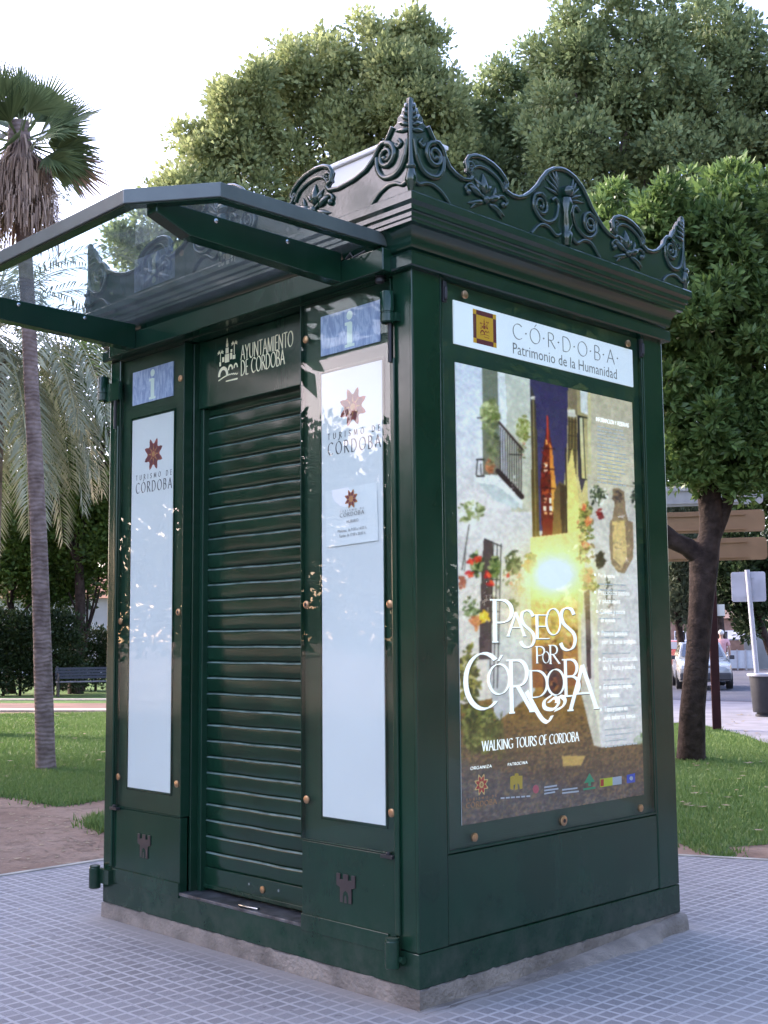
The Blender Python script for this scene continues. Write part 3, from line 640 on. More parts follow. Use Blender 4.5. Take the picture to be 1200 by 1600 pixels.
mb = MB(); mb.tube([(-.33,-.06,3.30),(-.31,-.12,3.27),(-.28,-.12,3.29),(-.26,-.12,3.265),(-.20,-.10,3.285)], .005, 6); mb.build('wire_clip', BLACK, ca)

# ------------------------------------------------------------------ the printed tour poster (printed picture: one colour per mesh point)
XP = -.0205
YP0, YP1, ZP0, ZP1 = .309, 1.768, .655, 2.795
def poster_print():
    nu, nv = 240, 520
    Yg, Zg = np.meshgrid(np.linspace(YP0, YP1, nu), np.linspace(ZP0, ZP1, nv))
    X = np.stack([np.full(Yg.shape, XP), Yg, Zg], -1)-np.array(CAM)
    zz = X @ np.array(fw); U = 600+F_PX*(X @ np.array(r2))/zz; V = 800-F_PX*(X @ np.array(u2))/zz
    img = np.zeros(Yg.shape+(3,)); img[:] = (206, 203, 206)
    rg = np.random.default_rng(5)
    def smooth_noise(sx, sy):
        a = rg.random((nv//sy+3, nu//sx+3)); yi = np.arange(nv)/sy; xi = np.arange(nu)/sx
        y0 = yi.astype(int); x0 = xi.astype(int); fy = (yi-y0)[:, None]; fx = (xi-x0)[None]
        g = lambda dy, dx: a[np.ix_(y0+dy, x0+dx)]
        return (g(0,0)*(1-fy)+g(1,0)*fy)*(1-fx)+(g(0,1)*(1-fy)+g(1,1)*fy)*fx
    def inside(pts):
        r_ = np.zeros(U.shape, bool); n_ = len(pts)
        for i in range(n_):
            x0, y0 = pts[i]; x1, y1 = pts[(i+1) % n_]
            if y0 == y1: continue
            r_ ^= ((y0 > V) != (y1 > V)) & (U < (x1-x0)*(V-y0)/(y1-y0)+x0)
        return r_
    def put(mask, c, a=1.0):
        w_ = (mask*a)[..., None]; img[:] = img*(1-w_)+np.asarray(c)*w_
    def poly(pts, c, a=1.0): put(inside(pts), c, a)
    def grad(pts, c0, c1, p0, p1):
        d = np.array(p1, float)-p0; t = np.clip(((U-p0[0])*d[0]+(V-p0[1])*d[1])/(d@d), 0, 1)[..., None]
        put(inside(pts), np.asarray(c0)*(1-t)+np.asarray(c1)*t)
    def line(p, q, w_, c, a=1.0):
        d = np.array(q, float)-p; L = d@d+1e-9; t = np.clip(((U-p[0])*d[0]+(V-p[1])*d[1])/L, 0, 1)
        put(np.clip(w_/2+.5-np.hypot(U-p[0]-t*d[0], V-p[1]-t*d[1]), 0, 1), c, a)
    def leaves(cx, cy, rx, ry, n_, cols, sz=3.5, a=.9):
        for _ in range(n_):
            t = rg.uniform(0, 6.28); q = rg.random()**.6; x = cx+rx*q*math.cos(t); y = cy+ry*q*math.sin(t)
            b = rg.uniform(0, 6.28); s_ = sz*rg.uniform(.5, 1.2); c = np.array(cols[rg.integers(len(cols))])+rg.normal(0, 10)
            du, dv = (U-x)*math.cos(b)+(V-y)*math.sin(b), -(U-x)*math.sin(b)+(V-y)*math.cos(b)
            put(np.clip(1.6-(du/s_)**2-(dv/(s_*.5))**2, 0, 1), c, a)
    def glow(x, y, r_, c, a=1.0, p=2.0, sy=1.0):
        put(np.exp(-(np.hypot(U-x, (V-y)/sy)/r_)**p), c, a)
    GR = [(96,112,60),(70,86,48),(124,136,84),(150,158,110),(52,62,40)]
    # white walls of the left-hand houses
    grad([(700,540),(830,560),(838,760),(838,1080),(700,1120)], (196,204,226), (214,205,200), (716,570), (760,960))
    glow(745, 800, 70, (222,214,216), .8)
    grad([(765,560),(778,560),(782,620),(790,700),(800,800),(838,800),(836,560)], (186,192,190), (196,192,176), (780,560), (820,800))
    poly([(753,560),(777,565),(779,640),(782,700),(754,720)], (116,122,112)); poly([(776,566),(788,570),(792,640),(790,690),(783,660)], (214,220,228))
    # night sky, street lamp wire, tower
    grad([(826,560),(888,575),(889,700),(876,830),(838,830)], (58,52,88), (84,76,112), (850,590), (855,790))
    put(inside([(826,560),(888,575),(889,700),(876,830),(838,830)]), (70,60,110), .35*(smooth_noise(3,3)))
    grad([(829,600),(836,622),(840,700),(843,830),(846,880),(832,880),(830,700)], (70,62,58), (120,94,40), (832,620), (838,860))
    line((833,622), (838,860), 1.6, (150,136,96)); leaves(833,622,3,3,5,[(220,216,210)],3)
    poly([(855,652),(857,652),(859,680),(863,700),(864,730),(867,760),(866,830),(868,905),(846,905),(847,830),(844,760),(847,720),(850,695),(853,680)], (112,42,28))
    grad([(858,690),(863,700),(866,735),(869,760),(870,800),(862,800),(860,740)], (206,128,60), (236,180,90), (862,700), (866,800))
    for (x, y, w_, h, c) in ((852,686,4,9,(240,190,110)),(850,722,6,16,(250,236,214)),(850,776,4,10,(232,180,150)),(858,778,4,9,(250,240,230)),(849,790,5,8,(236,214,196)),(858,790,5,8,(246,240,236)),(850,800,5,4,(226,170,120)),(858,800,5,4,(226,180,140)),(851,768,5,6,(190,80,50))):
        poly([(x,y),(x+w_,y+.6),(x+w_,y+h),(x,y+h)], c)
    line((855,650), (856,690), 2.2, (188,70,60)); leaves(853,735,7,50,46,[(150,52,40),(70,26,24),(190,96,50),(120,36,30)],3.0,.8)
    for y in (700, 732, 762, 812): line((846,y), (867,y+1.5), 1.6, (70,26,24))
    grad([(848,810),(868,812),(868,905),(850,905)], (128,46,32), (150,84,40), (858,812), (858,900))
    # right-hand house, door frame, lit wall
    grad([(888,570),(905,575),(920,640),(918,800),(910,960),(878,960),(876,820),(886,700)], (150,140,110), (240,222,150), (890,600), (890,860))
    grad([(866,770),(874,752),(886,760),(884,900),(860,900)], (106,86,62), (186,140,66), (872,760), (872,890))
    poly([(905,575),(917,580),(919,648),(908,645)], (206,210,214)); poly([(888,578),(901,575),(902,650),(888,634)], (128,116,96))
    poly([(886,640),(898,640),(900,652),(887,650)], (206,204,196)); poly([(888,652),(901,655),(902,700),(900,760),(888,745)], (120,104,70)); poly([(902,650),(907,650),(916,745),(909,770),(903,740)], (58,48,70))
    for x in (889, 894, 899): line((x,652), (x-1,760), 1.2, (46,36,34))
    for y in (658, 680, 702, 722, 742): line((888,y), (901,y+2), 1.0, (50,38,30))
    grad([(905,652),(912,654),(918,748),(909,748)], (206,204,176), (214,200,140), (908,655), (912,745)); line((904,650), (908,748), 1.6, (30,26,30)); line((911,653), (915,749), 1.3, (30,26,30)); line((904,650), (917,653), 1.8, (30,26,30)); line((908,748), (921,750), 1.6, (30,26,30))
    grad([(884,740),(894,700),(902,760),(906,800),(908,960),(880,960)], (222,204,130), (250,236,150), (894,740), (894,860))
    poly([(874,755),(886,762),(886,885),(880,885)], (70,50,40), .8); line((884,700), (886,870), 2.0, (60,44,38))
    # information panel wall at the far right
    grad([(918,575),(1015,600),(1015,1200),(925,1200),(922,900),(918,760)], (180,172,152), (212,208,214), (950,600), (970,920))
    poly([(919,580),(923,582),(924,742),(919,740)], (200,194,150), .8)
    poly([(924,748),(1005,762),(1005,764),(924,750)], (160,148,140)); glow(950, 735, 34, (222,210,168), .6)
    # cave-like opening and carved niche
    poly([(957,764),(966,762),(975,768),(978,800),(982,815),(956,815),(960,790)], (146,126,104)); leaves(966,775,8,10,26,[(112,94,84),(160,138,110),(90,76,74)],4)
    poly([(953,813),(975,811),(989,816),(990,850),(989,872),(976,896),(965,894),(955,880),(952,850)], (150,128,106)); grad([(957,815),(976,813),(980,870),(972,888),(958,872)], (216,188,130), (206,182,140), (965,815), (965,885))
    leaves(971,850,19,42,60,[(136,116,100),(206,184,140),(172,148,110)],3,.5)
    leaves(992,775,6,22,26,[(86,90,80),(60,64,62),(120,130,110)],3.5); leaves(935,775,14,16,60,[(70,78,56),(50,54,44),(120,128,96),(236,232,230)],3.2); leaves(938,803,4,7,14,[(150,52,50),(120,50,56)],4)
    leaves(937,876,8,12,40,[(62,56,46),(48,44,38)],4); leaves(950,912,6,6,26,[(80,84,74),(230,230,230)],3)
    for p, q in (((948,918),(948,938)),((956,920),(956,944)),((944,926),(960,928)),((946,936),(962,938)),((948,902),(950,918))): line(p, q, 1.8, (66,68,62))
    leaves(955,948,4,3,8,[(160,150,146)],3)
    # mottled plaster, creepers along the walls
    for cx, cy, rx, ry, n_ in ((770,915,10,30,30),(800,900,16,16,36),(905,860,8,50,36),(850,960,20,26,40),(815,700,6,20,24)): leaves(cx, cy, rx, ry, n_, [(150,150,110),(110,116,76),(196,190,160),(84,92,60),(206,120,90)], 3.2, .75)
    # alley floor of lit cobbles
    grad([(700,1105),(800,1085),(835,1060),(905,1060),(920,1110),(940,1168),(1015,1160),(1015,1320),(700,1320)], (140,106,56), (84,78,84), (850,1080), (850,1230))
    mk = inside([(700,1105),(800,1085),(835,1060),(905,1060),(920,1110),(940,1168),(1015,1160),(1015,1320),(700,1320)])
    put(mk, (176,140,90), .55*np.clip(smooth_noise(2,2)*1.6-.7, 0, 1)); put(mk, (44,42,48), .6*np.clip(smooth_noise(3,2)*1.7-.8, 0, 1)); put(mk & (V > 1225), (150,140,140), .5*np.clip(smooth_noise(3,2)*2-1.1, 0, 1))
    glow(850, 1060, 55, (196,146,62), .55)
    poly([(878,1181),(915,1181),(908,1196),(880,1197)], (190,160,104), .9)
    grad([(770,980),(836,985),(836,1080),(800,1110),(775,1130),(760,1040)], (206,204,202), (186,184,190), (800,990), (800,1110))
    # lamp-lit alley
    grad([(828,840),(905,830),(908,1070),(832,1075)], (246,222,150), (150,96,50), (866,900), (866,1050))
    leaves(868,985,34,80,170,[(206,156,70),(160,110,40),(110,76,34),(236,206,120),(130,120,50),(90,52,30)],6,.75)
    poly([(846,1010),(880,1008),(882,1085),(850,1090)], (70,44,40), .75); leaves(862,1050,12,34,40,[(60,36,36),(120,70,40),(160,110,60),(90,46,52)],5)
    poly([(912,905),(921,905),(924,1060),(918,1062)], (74,58,64)); line((905,900), (906,1060), 5, (222,206,160)); line((928,880), (934,1150), 7, (222,216,200)); poly([(906,1075),(922,1062),(940,1168),(928,1165)], (196,190,180))
    # hanging pots and leaves by the right door
    for cy in (800, 822, 845, 868, 895, 915): leaves(916+rg.normal(0,4), cy, 12, 14, 30, [(150,150,80),(96,106,52),(186,176,110),(120,98,60)], 4)
    for (x, y) in ((912,792),(920,816),(915,850),(922,892),(918,905)): leaves(x, y, 4, 6, 12, [(226,140,90),(210,110,80),(240,170,120)], 4)
    # balcony
    poly([(742,742),(776,742),(816,783),(816,795),(790,782),(742,750)], (224,226,230)); poly([(748,755),(776,758),(812,786),(806,796),(770,780)], (196,202,206))
    leaves(765,650,14,26,120,[(150,156,110),(110,120,70),(186,190,150),(96,104,62)],5,.8); leaves(768,690,9,40,60,[(100,106,76),(146,152,112),(74,80,60)],6,.7); leaves(818,670,10,20,90,[(150,156,96),(120,124,60),(190,190,150)],4,.8)
    grad([(755,672),(781,690),(781,742),(754,742)], (112,114,98), (126,120,108), (760,680), (760,740))
    leaves(765,728,6,9,16,[(196,130,90),(150,96,70)],5); leaves(768,700,9,28,40,[(130,136,100),(92,98,72)],5,.6)
    for i in range(10): x = 782+i*3.6; line((x, 668+i*3.4), (x, 742+i*4.0), 1.3, (40,32,34))
    line((780,660), (816,702), 3.5, (66,50,50)); line((796,710), (815,711), 1.4, (40,32,34)); line((778,736), (815,776), 8, (60,44,46)); leaves(797,756,18,16,20,[(206,200,206)],1.6)
    for y in (718, 744): line((745,y), (756,y), 2.4, (40,36,40))
    line((746,720), (744,742), 1.6, (40,36,40)); line((751,725), (752,742), 1.4, (60,56,60)); line((746,653), (753,653), 1.8, (50,50,50))
    # window grille, plants with red flowers
    poly([(756,842),(770,846),(768,1030),(748,1030),(752,900)], (86,72,74)); line((757,842), (784,854), 1.6, (34,30,34))
    for x in (771, 777, 783): line((x,850), (x-6,1075), 1.4, (50,46,50))
    for y in (905, 955, 1005, 1040): line((766,y), (781,y+1), 1.2, (50,46,50))
    leaves(735,800,20,16,80,[(140,146,96),(104,112,70),(190,192,160),(222,224,220)],4.5); line((733,820), (722,890), 2, (110,104,104)); line((728,850), (726,892), 1.2, (96,96,96))
    leaves(746,880,9,20,50,GR,5); leaves(774,884,8,16,44,GR,5)
    for (x, y, n_) in ((736,876,7),(748,873,8),(734,896,6),(762,900,10),(766,912,6),(793,897,3),(806,892,4)): leaves(x, y, 4, 5, n_, [(206,60,46),(226,80,56),(176,40,50)], 4.2)
    leaves(722,910,4,12,14,[(190,116,90),(160,96,80)],5); leaves(802,878,12,18,56,[(70,82,48),(50,60,38),(126,130,96)],4.5); leaves(830,880,11,16,60,[(120,120,52),(80,90,44),(160,150,70)],4.5); leaves(824,882,5,8,9,[(226,140,70)],4)
    leaves(736,950,13,18,46,[(130,142,100),(86,100,64)],3.5); leaves(743,972,7,10,22,[(206,140,90),(190,120,86)],5); leaves(757,964,7,9,22,[(222,176,60),(236,200,70)],5); leaves(801,947,7,9,26,[(70,84,54),(104,116,80)],4); leaves(810,920,9,12,30,[(200,180,150),(170,160,120)],3)
    # greenery at the lower left
    leaves(733,1065,16,60,200,[(120,118,56),(84,84,40),(160,150,80),(66,66,36)],5,.8); leaves(752,1140,30,36,300,[(110,110,60),(70,74,40),(146,146,92),(54,56,34)],6,.85)
    for _ in range(26): x = rg.uniform(728, 790); line((x, 1120+rg.uniform(-10,20)), (x+rg.normal(0,10), 1175+rg.uniform(-10,20)), 1.3, (100,98,62), .8)
    leaves(1000,1155,10,8,26,[(120,136,100),(170,180,160)],3.5)
    # the lamp itself, blown out in the print
    glow(866, 930, 52, (252,222,120), .75, 2); glow(866, 898, 46, (255,246,200), .95, 2.2, .85); glow(868, 898, 24, (255,255,246), 1.0, 3, .8)
    for a_, b_, k_ in ((3,3,.07),(9,9,.04),(28,28,.03)): img *= (1+k_*2*(smooth_noise(a_,b_)-.5))[..., None]
    img[1:-1,1:-1] = (img[1:-1,1:-1]*4+img[:-2,1:-1]+img[2:,1:-1]+img[1:-1,:-2]+img[1:-1,2:])/8
    img[1:-1,1:-1] = (img[1:-1,1:-1]*3+img[:-2,1:-1]+img[2:,1:-1]+img[1:-1,:-2]+img[1:-1,2:])/7
    glow(866, 915, 80, (252,224,140), .30, 2)
    glow(866, 898, 30, (255,250,226), 1.0, 2.6, .85)
    img += rg.normal(0, 4, img.shape); np.clip(img, 0, 255, out=img)
    img = 255*np.clip(1.06*(.5+(img/255-.5)*1.18)+.0, 0, 1)
    s_ = img/255; li = np.where(s_ <= .04045, s_/12.92, ((s_+.055)/1.055)**2.4)*PRINT_GAIN
    gl = np.exp(-(np.hypot(U-866, (V-898)/.85)/36)**2)[..., None]; li = np.clip(li*np.array([1.10, 1.0, .86])*(1+.7*gl), 0, .95)
    me = bpy.data.meshes.new('tour_poster')
    verts = np.stack([np.full(Yg.shape, XP), Yg, Zg], -1).reshape(-1, 3).astype(np.float32)
    idx = np.arange(nu*nv).reshape(nv, nu); fs_ = np.stack([idx[:-1,:-1], idx[:-1,1:], idx[1:,1:], idx[1:,:-1]], -1).reshape(-1, 4).astype(np.int32)
    o = raw('tour_poster', verts, fs_, PRINT)
    ca_ = o.data.color_attributes.new('print', 'FLOAT_COLOR', 'POINT'); ca_.data.foreach_set('color', np.concatenate([li.reshape(-1,3), np.ones((nu*nv,1))], 1).astype(np.float32).ravel())
    return o
PRINT_GAIN = 0.84
PRINT = bpy.data.materials.new('poster_print'); PRINT.use_nodes = True; _t = PRINT.node_tree; _a = _t.nodes.new('ShaderNodeAttribute'); _a.attribute_name = 'print'
_t.links.new(_a.outputs['Color'], _t.nodes['Principled BSDF'].inputs['Base Color']); _t.nodes['Principled BSDF'].inputs['Roughness'].default_value = .45
_t.links.new(_a.outputs['Color'], _t.nodes['Principled BSDF'].inputs['Emission Color']); _t.nodes['Principled BSDF'].inputs['Emission Strength'].default_value = ADDED_GLOW
poster = tag(poster_print(), 'large printed walking tour poster of a lamplit white alley with a bell tower', 'poster')
mb = MB(); mb.box(XP-.004, XP-.0004, YP0, YP1, ZP0, ZP1); mb.build('backing_sheet', PAPER, poster)
PX = lambda px, py: on_right(px, py, XP)
def boxed(mb, ch, x0, y0, x1, y1, d, **kw):
    """one poster capital between two surveyed corners (lower left, upper right)"""
    a0, b0 = PX(x0, y0); a1, b1 = PX(x1, y1); letter(mb, ch, PR, a0, b0, (a1-a0)/LET[ch][0], b1-b0, d=d, **kw)
tm = MB(); sm = MB()
nb = dict(nib=(.040,.010), thin=.012)
PAS = [('P',767,1003,802,938),('A',792,994,820,957),('S',812,1012,836,954),('E',834,998,859,961),('O',852,992,876,951),('S',874,1016,900,950),
       ('P',836,1036,851,1010),('O',847,1036,858,1018),('R',857,1037,873,1008),
       ('C',723,1110,778,1020),('Ó',761,1086,797,1037),('R',793,1114,830,1031),('D',825,1090,857,1047),('O',853,1087,882,1045),('B',879,1088,906,1030),('A',888,1110,932,1038)]
for k, (ch, x0, y0, x1, y1) in enumerate(PAS):
    boxed(sm, ch, x0+.9, y0+1.2, x1+.9, y1+1.2, XP+.0004+.00006*k, **nb); boxed(tm, ch, x0, y0, x1, y1, XP+.0022+.00006*k, **nb)
for pts in (crom([PX(*q) for q in ((822,1080),(832,1100),(845,1122),(855,1128),(862,1118))], 6), crom([PX(*q) for q in ((862,1086),(850,1095),(851,1106),(864,1108),(872,1098),(866,1090),(856,1098))], 6), crom([PX(*q) for q in ((866,1110),(878,1104),(882,1094),(874,1088),(868,1098))], 6)):
    ribbon(tm, pts, PR, (.010,.004), .004, XP+.0034)
tm.build('title_lettering', WHITEINK, poster); sm.build('title_shadow', mat('print_shadow', rgb(120, 110, 96), rough=.6), poster)
def line_of(fn):
    q = MB(); fn(q); return q.build('white_lettering', WHITEINK, poster)
def span(x, y, x1): a, b = PX(x, y); return a, b, PX(x1, y)[0]
a0, b0, a1 = span(753, 1174, 905); line_of(lambda q: words(q, 'WALKING TOURS OF CORDOBA', PR, a0, b0, a1, .046, d=XP+.0010, nib=(.055,.02), thin=.02, serif=.07, track=.02))
a0, b0, a1 = span(735, 1203, 768); line_of(lambda q: words(q, 'ORGANIZA', PR, a0, b0, a1, .013, d=XP+.0010, nib=(.05,.03), thin=.05, serif=0, track=.15))
a0, b0, a1 = span(793, 1197, 824); line_of(lambda q: words(q, 'PATROCINA', PR, a0, b0, a1, .013, d=XP+.0010, nib=(.05,.03), thin=.05, serif=0, track=.15))
a0, b0, a1 = span(931, 656, 982); line_of(lambda q: words(q, 'INFORMACION Y RESERVAS', PR, a0, b0-.006, a1, .022, d=XP+.0010, nib=(.06,.04), thin=.05, serif=0))
INFO = [('Por la noche', None, 935, 902, 975), ('Preciosos patios', 'y plazuelas', 935, 929, 992), ('Callejas y patios', 'de leyenda', 938, 959, 981), ('Paseos guiados', 'por la zona antigua.', 940, 993, 994), ('Duraci\u00f3n aproximada', 'de 1 hora y media.', 942, 1034, 996), ('En espa\u00f1ol, ingl\u00e9s', 'o franc\u00e9s.', 943, 1077, 990), ('Tapa y copa en', 'una taberna t\u00edpica.', 944, 1112, 993)]
FINE = mat('pale_print', rgb(226, 222, 214), rough=.6); rr = random.Random(8)
def hairline(q, a, b, e_):                 # print too small to read
    while a < e_:
        w_ = rr.uniform(.018, .05); flat(q, [(a,b),(a+w_,b),(a+w_,b+.007),(a,b+.007)], PR, XP+.0009); a += w_+.008
for l1, l2, x, y, x1 in INFO:
    a0, b0, a1 = span(x, y, x1); h = .026 if l2 else .022
    def put_block(q):
        flat(q, [(a0-.030+.008*math.cos(t), b0+.012+.008*math.sin(t)) for t in [k*.785 for k in range(8)]], PR, XP+.0012)
        plain(q, l1, PR, a0, b0, a0+(a1-a0)*min(1, len(l1)/19), h, XP+.0012)
        if l2: plain(q, l2, PR, a0, b0-.044, a0+(a1-a0)*min(1, len(l2)/19), h, XP+.0012)
    line_of(put_block); q = MB()
    for k in range(2 if y < 1100 else 4): hairline(q, a0, PX(x, y+(26 if l2 else 8)+k*9)[1]-.012, a0+rr.uniform(.18, .30))
    q.build('small_print', FINE, poster)
q = MB()
for i in range(15): a0, b0, a1 = span(933, 667+i*6.2, 933+rr.uniform(30, 50)); hairline(q, a0, b0, min(a1, YP1-.10))
q.build('small_print', FINE, poster)
# sponsors' marks along the foot
SM = {k: mat('print_'+k, rgb(*v), rough=.6) for k, v in dict(red=(196,60,50), gold=(200,160,50), pink=(200,90,100), green=(60,150,110), yellow=(206,206,60), blue=(70,90,190), pale=(190,190,200)).items()}
mb = MB(); a, b = PX(752, 1226); star(mb, PR, a, b, .052, XP+.0012); mb.build('tourism_star', [mat('star_cream', rgb(236,190,120), rough=.6), SM['red'], STAR_O], poster)
mb = MB(); a0, b0 = PX(728, 1263); a1, _ = PX(776, 1257); words(mb, 'CÓRDOBA', PR, a0, b0, a1, .022, d=XP+.0010, nib=(.05,.03), thin=.03, serif=.06, track=.12); a0, b0 = PX(728, 1252); words(mb, 'TURISMO DE', PR, a0, b0, a1, .010, d=XP+.0011, nib=(.05,.03), thin=.05, serif=0, track=.7); mb.build('tourism_lettering', STAR_O, poster)
def mark(name, polys, m_, d=.0012):
    q = MB()
    for i, pl in enumerate(polys): flat(q, [PX(*p) for p in pl], PR, XP+d+.0002*i)
    return q.build(name, m_, poster)
mark('sponsor_crest', [[(797,1233),(797,1214),(801,1212),(804,1212),(804,1209),(807,1208),(810,1209),(810,1212),(816,1212),(816,1232),(812,1233),(811,1226),(808,1224),(809,1233),(804,1234),(805,1225),(802,1227),(802,1234)]], SM['gold'])
mark('sponsor_bar', [[(782+i*8,1246-i*.6),(788+i*8,1245.6-i*.6),(788+i*8,1248-i*.6),(782+i*8,1248.4-i*.6)] for i in range(6)], SM['pale'])
mark('sponsor_badge', [[(837+5*math.cos(k*.785),1233+7*math.sin(k*.785)) for k in range(8)]], SM['pink'])
mark('sponsor_line', [[(850,1229+k*5),(850+w_,1226+k*5),(850+w_,1228.5+k*5),(850,1231.5+k*5)] for k, w_ in enumerate((20,22,17))], SM['pale'])
mark('sponsor_line', [[(878,1233+k*5),(878+w_,1230+k*5),(878+w_,1232.5+k*5),(878,1235.5+k*5)] for k, w_ in enumerate((24,26))], SM['pale'])
mark('sponsor_tree', [[(912,1224),(921,1208),(929,1221)],[(919,1222),(923,1222),(923,1228),(919,1228)],[(911,1232),(930,1229),(930,1232),(911,1235)]], SM['green'])
mark('sponsor_band', [[(937,1217),(957,1214.5),(957,1227),(937,1230)]], SM['yellow']); mark('sponsor_band', [[(957,1214.5),(971,1212.5),(971,1225),(957,1227)]], SM['pale']); mark('sponsor_band', [[(938,1218),(943,1217.4),(943,1228),(938,1228.6)]], SM['red'], .0014)
mark('sponsor_flag', [[(979,1211),(992,1208),(992,1222),(979,1224)]], SM['blue']); mark('sponsor_ring', [[(986+2.8*math.cos(k*.785),1216+3.4*math.sin(k*.785)) for k in range(8)]], SM['pale'], .0014)

# ------------------------------------------------------------------ the white tourism posters in the door windows, and the notice
def tourism(x0, x1, label, dz):
    m_ = MB(); m_.box(x0, x1, .0155, .0215, .668, 2.793); o = m_.build('tourism_poster', PAPER)
    tag(o, label, 'poster', 'white tourism posters in the door windows')
    cx = x0+(x1-x0)*.53; sm_ = MB(); star(sm_, PF, cx, 2.60+dz, .098, -.0150); sm_.build('tourism_star', [STAR_R, STAR_R2, STAR_O], o)
    t_ = MB(); words(t_, 'CÓRDOBA', PF, x0+.045, 2.385+dz, x1-.010, .060, d=-.0150, track=.28, nib=(.05,.02), thin=.016, serif=.06)
    words(t_, 'TURISMO DE', PF, x0+.045, 2.462+dz, x1-.012, .028, d=-.0148, track=.75, nib=(.05,.03), thin=.03, serif=.06); t_.build('lettering', INK, o)
    return o
STAR_R2 = mat('star_dark', (.16, .03, .04), rough=.6)
tourism(-.640, -.216, 'tall white tourism poster behind the notice, in the right-hand door window', 0)
tourism(-2.330, -1.906, 'tall white tourism poster in the far left-hand door window with bright reflections', -.03)
cx, cz = -.428, 2.080; an = rad(2.0); c_, s_ = math.cos(an), math.sin(an)
PN = lambda a, b, d: (cx+a*c_-b*s_, -d, cz+a*s_+b*c_)
mb = MB(); nq = 10; vv = []
for i in range(nq+1):
    for j in range(nq+1):
        a, b = -.180+.36*i/nq, -.136+.272*j/nq; vv.append(PN(a, b, -.0095+.0022*math.sin(i*.5)*(j/nq)-.002*((i-5)/5)**2+.0012*math.sin(j*.8+i*.3)))
mb.add(vv, [(i*(nq+1)+j, (i+1)*(nq+1)+j, (i+1)*(nq+1)+j+1, i*(nq+1)+j+1) for i in range(nq) for j in range(nq)])
no = tag(mb.build('paper_notice', PAPER2, smooth=180), 'small white opening hours notice taped across the right-hand poster', 'notice')
mb = MB(); star(mb, PN, .01, .078, .048, -.0058); mb.build('tourism_star', [STAR_O, STAR_R2, STAR_O], no)
mb = MB(); words(mb, 'CÓRDOBA', PN, -.072, -.002, .095, .018, d=-.0060, track=.25, nib=(.05,.02), thin=.03, serif=.06); words(mb, 'TURISMO DE', PN, -.072, .021, .095, .008, d=-.0058, track=.7, nib=(.05,.02), thin=.05, serif=0)
plain(mb, 'HORARIO', PN, -.026, -.034, .056, .014, -.0060)
plain(mb, 'Mañanas: de 9:30 a 14:00 h.', PN, -.090, -.074, .112, .014, -.0060); plain(mb, 'Tardes: de 17:00 a 20:00 h.', PN, -.082, -.098, .102, .014, -.0060)
mb.build('lettering', GREYINK, no)

# ------------------------------------------------------------------ ground
def ground_mat(name, c0, c1, c2, s0, s1, rough=.95, bump=.4, bs=25):
    m_ = bpy.data.materials.new(name); m_.use_nodes = True; t = m_.node_tree; p = t.nodes['Principled BSDF']; p.inputs['Roughness'].default_value = rough; p.inputs['Specular IOR Level'].default_value = .2
    co = t.nodes.new('ShaderNodeTexCoord')
    def noise(s_, d_=6):
        n_ = t.nodes.new('ShaderNodeTexNoise'); n_.inputs['Scale'].default_value = s_; n_.inputs['Detail'].default_value = d_; n_.inputs['Roughness'].default_value = .65; t.links.new(co.outputs['Object'], n_.inputs['Vector']); return n_
    def mixc(a, b, f, lo, hi):
        r_ = t.nodes.new('ShaderNodeMapRange'); r_.inputs[1].default_value = lo; r_.inputs[2].default_value = hi; t.links.new(f, r_.inputs[0])
        x = t.nodes.new('ShaderNodeMix'); x.data_type = 'RGBA'; t.links.new(r_.outputs[0], x.inputs[0])
        for k_, v in ((6, a), (7, b)):
            if hasattr(v, 'is_linked') or not isinstance(v, tuple): t.links.new(v, x.inputs[k_])
            else: x.inputs[k_].default_value = v+(1,)
        return x.outputs[2]
    a = mixc(c0, c1, noise(s0).outputs['Fac'], .38, .62); b = mixc(a, c2, noise(s1).outputs['Fac'], .50, .72); t.links.new(b, p.inputs['Base Color'])
    bp = t.nodes.new('ShaderNodeBump'); bp.inputs['Strength'].default_value = bump; bp.inputs['Distance'].default_value = .03; t.links.new(noise(bs).outputs['Fac'], bp.inputs['Height']); t.links.new(bp.outputs[0], p.inputs['Normal'])
    return m_
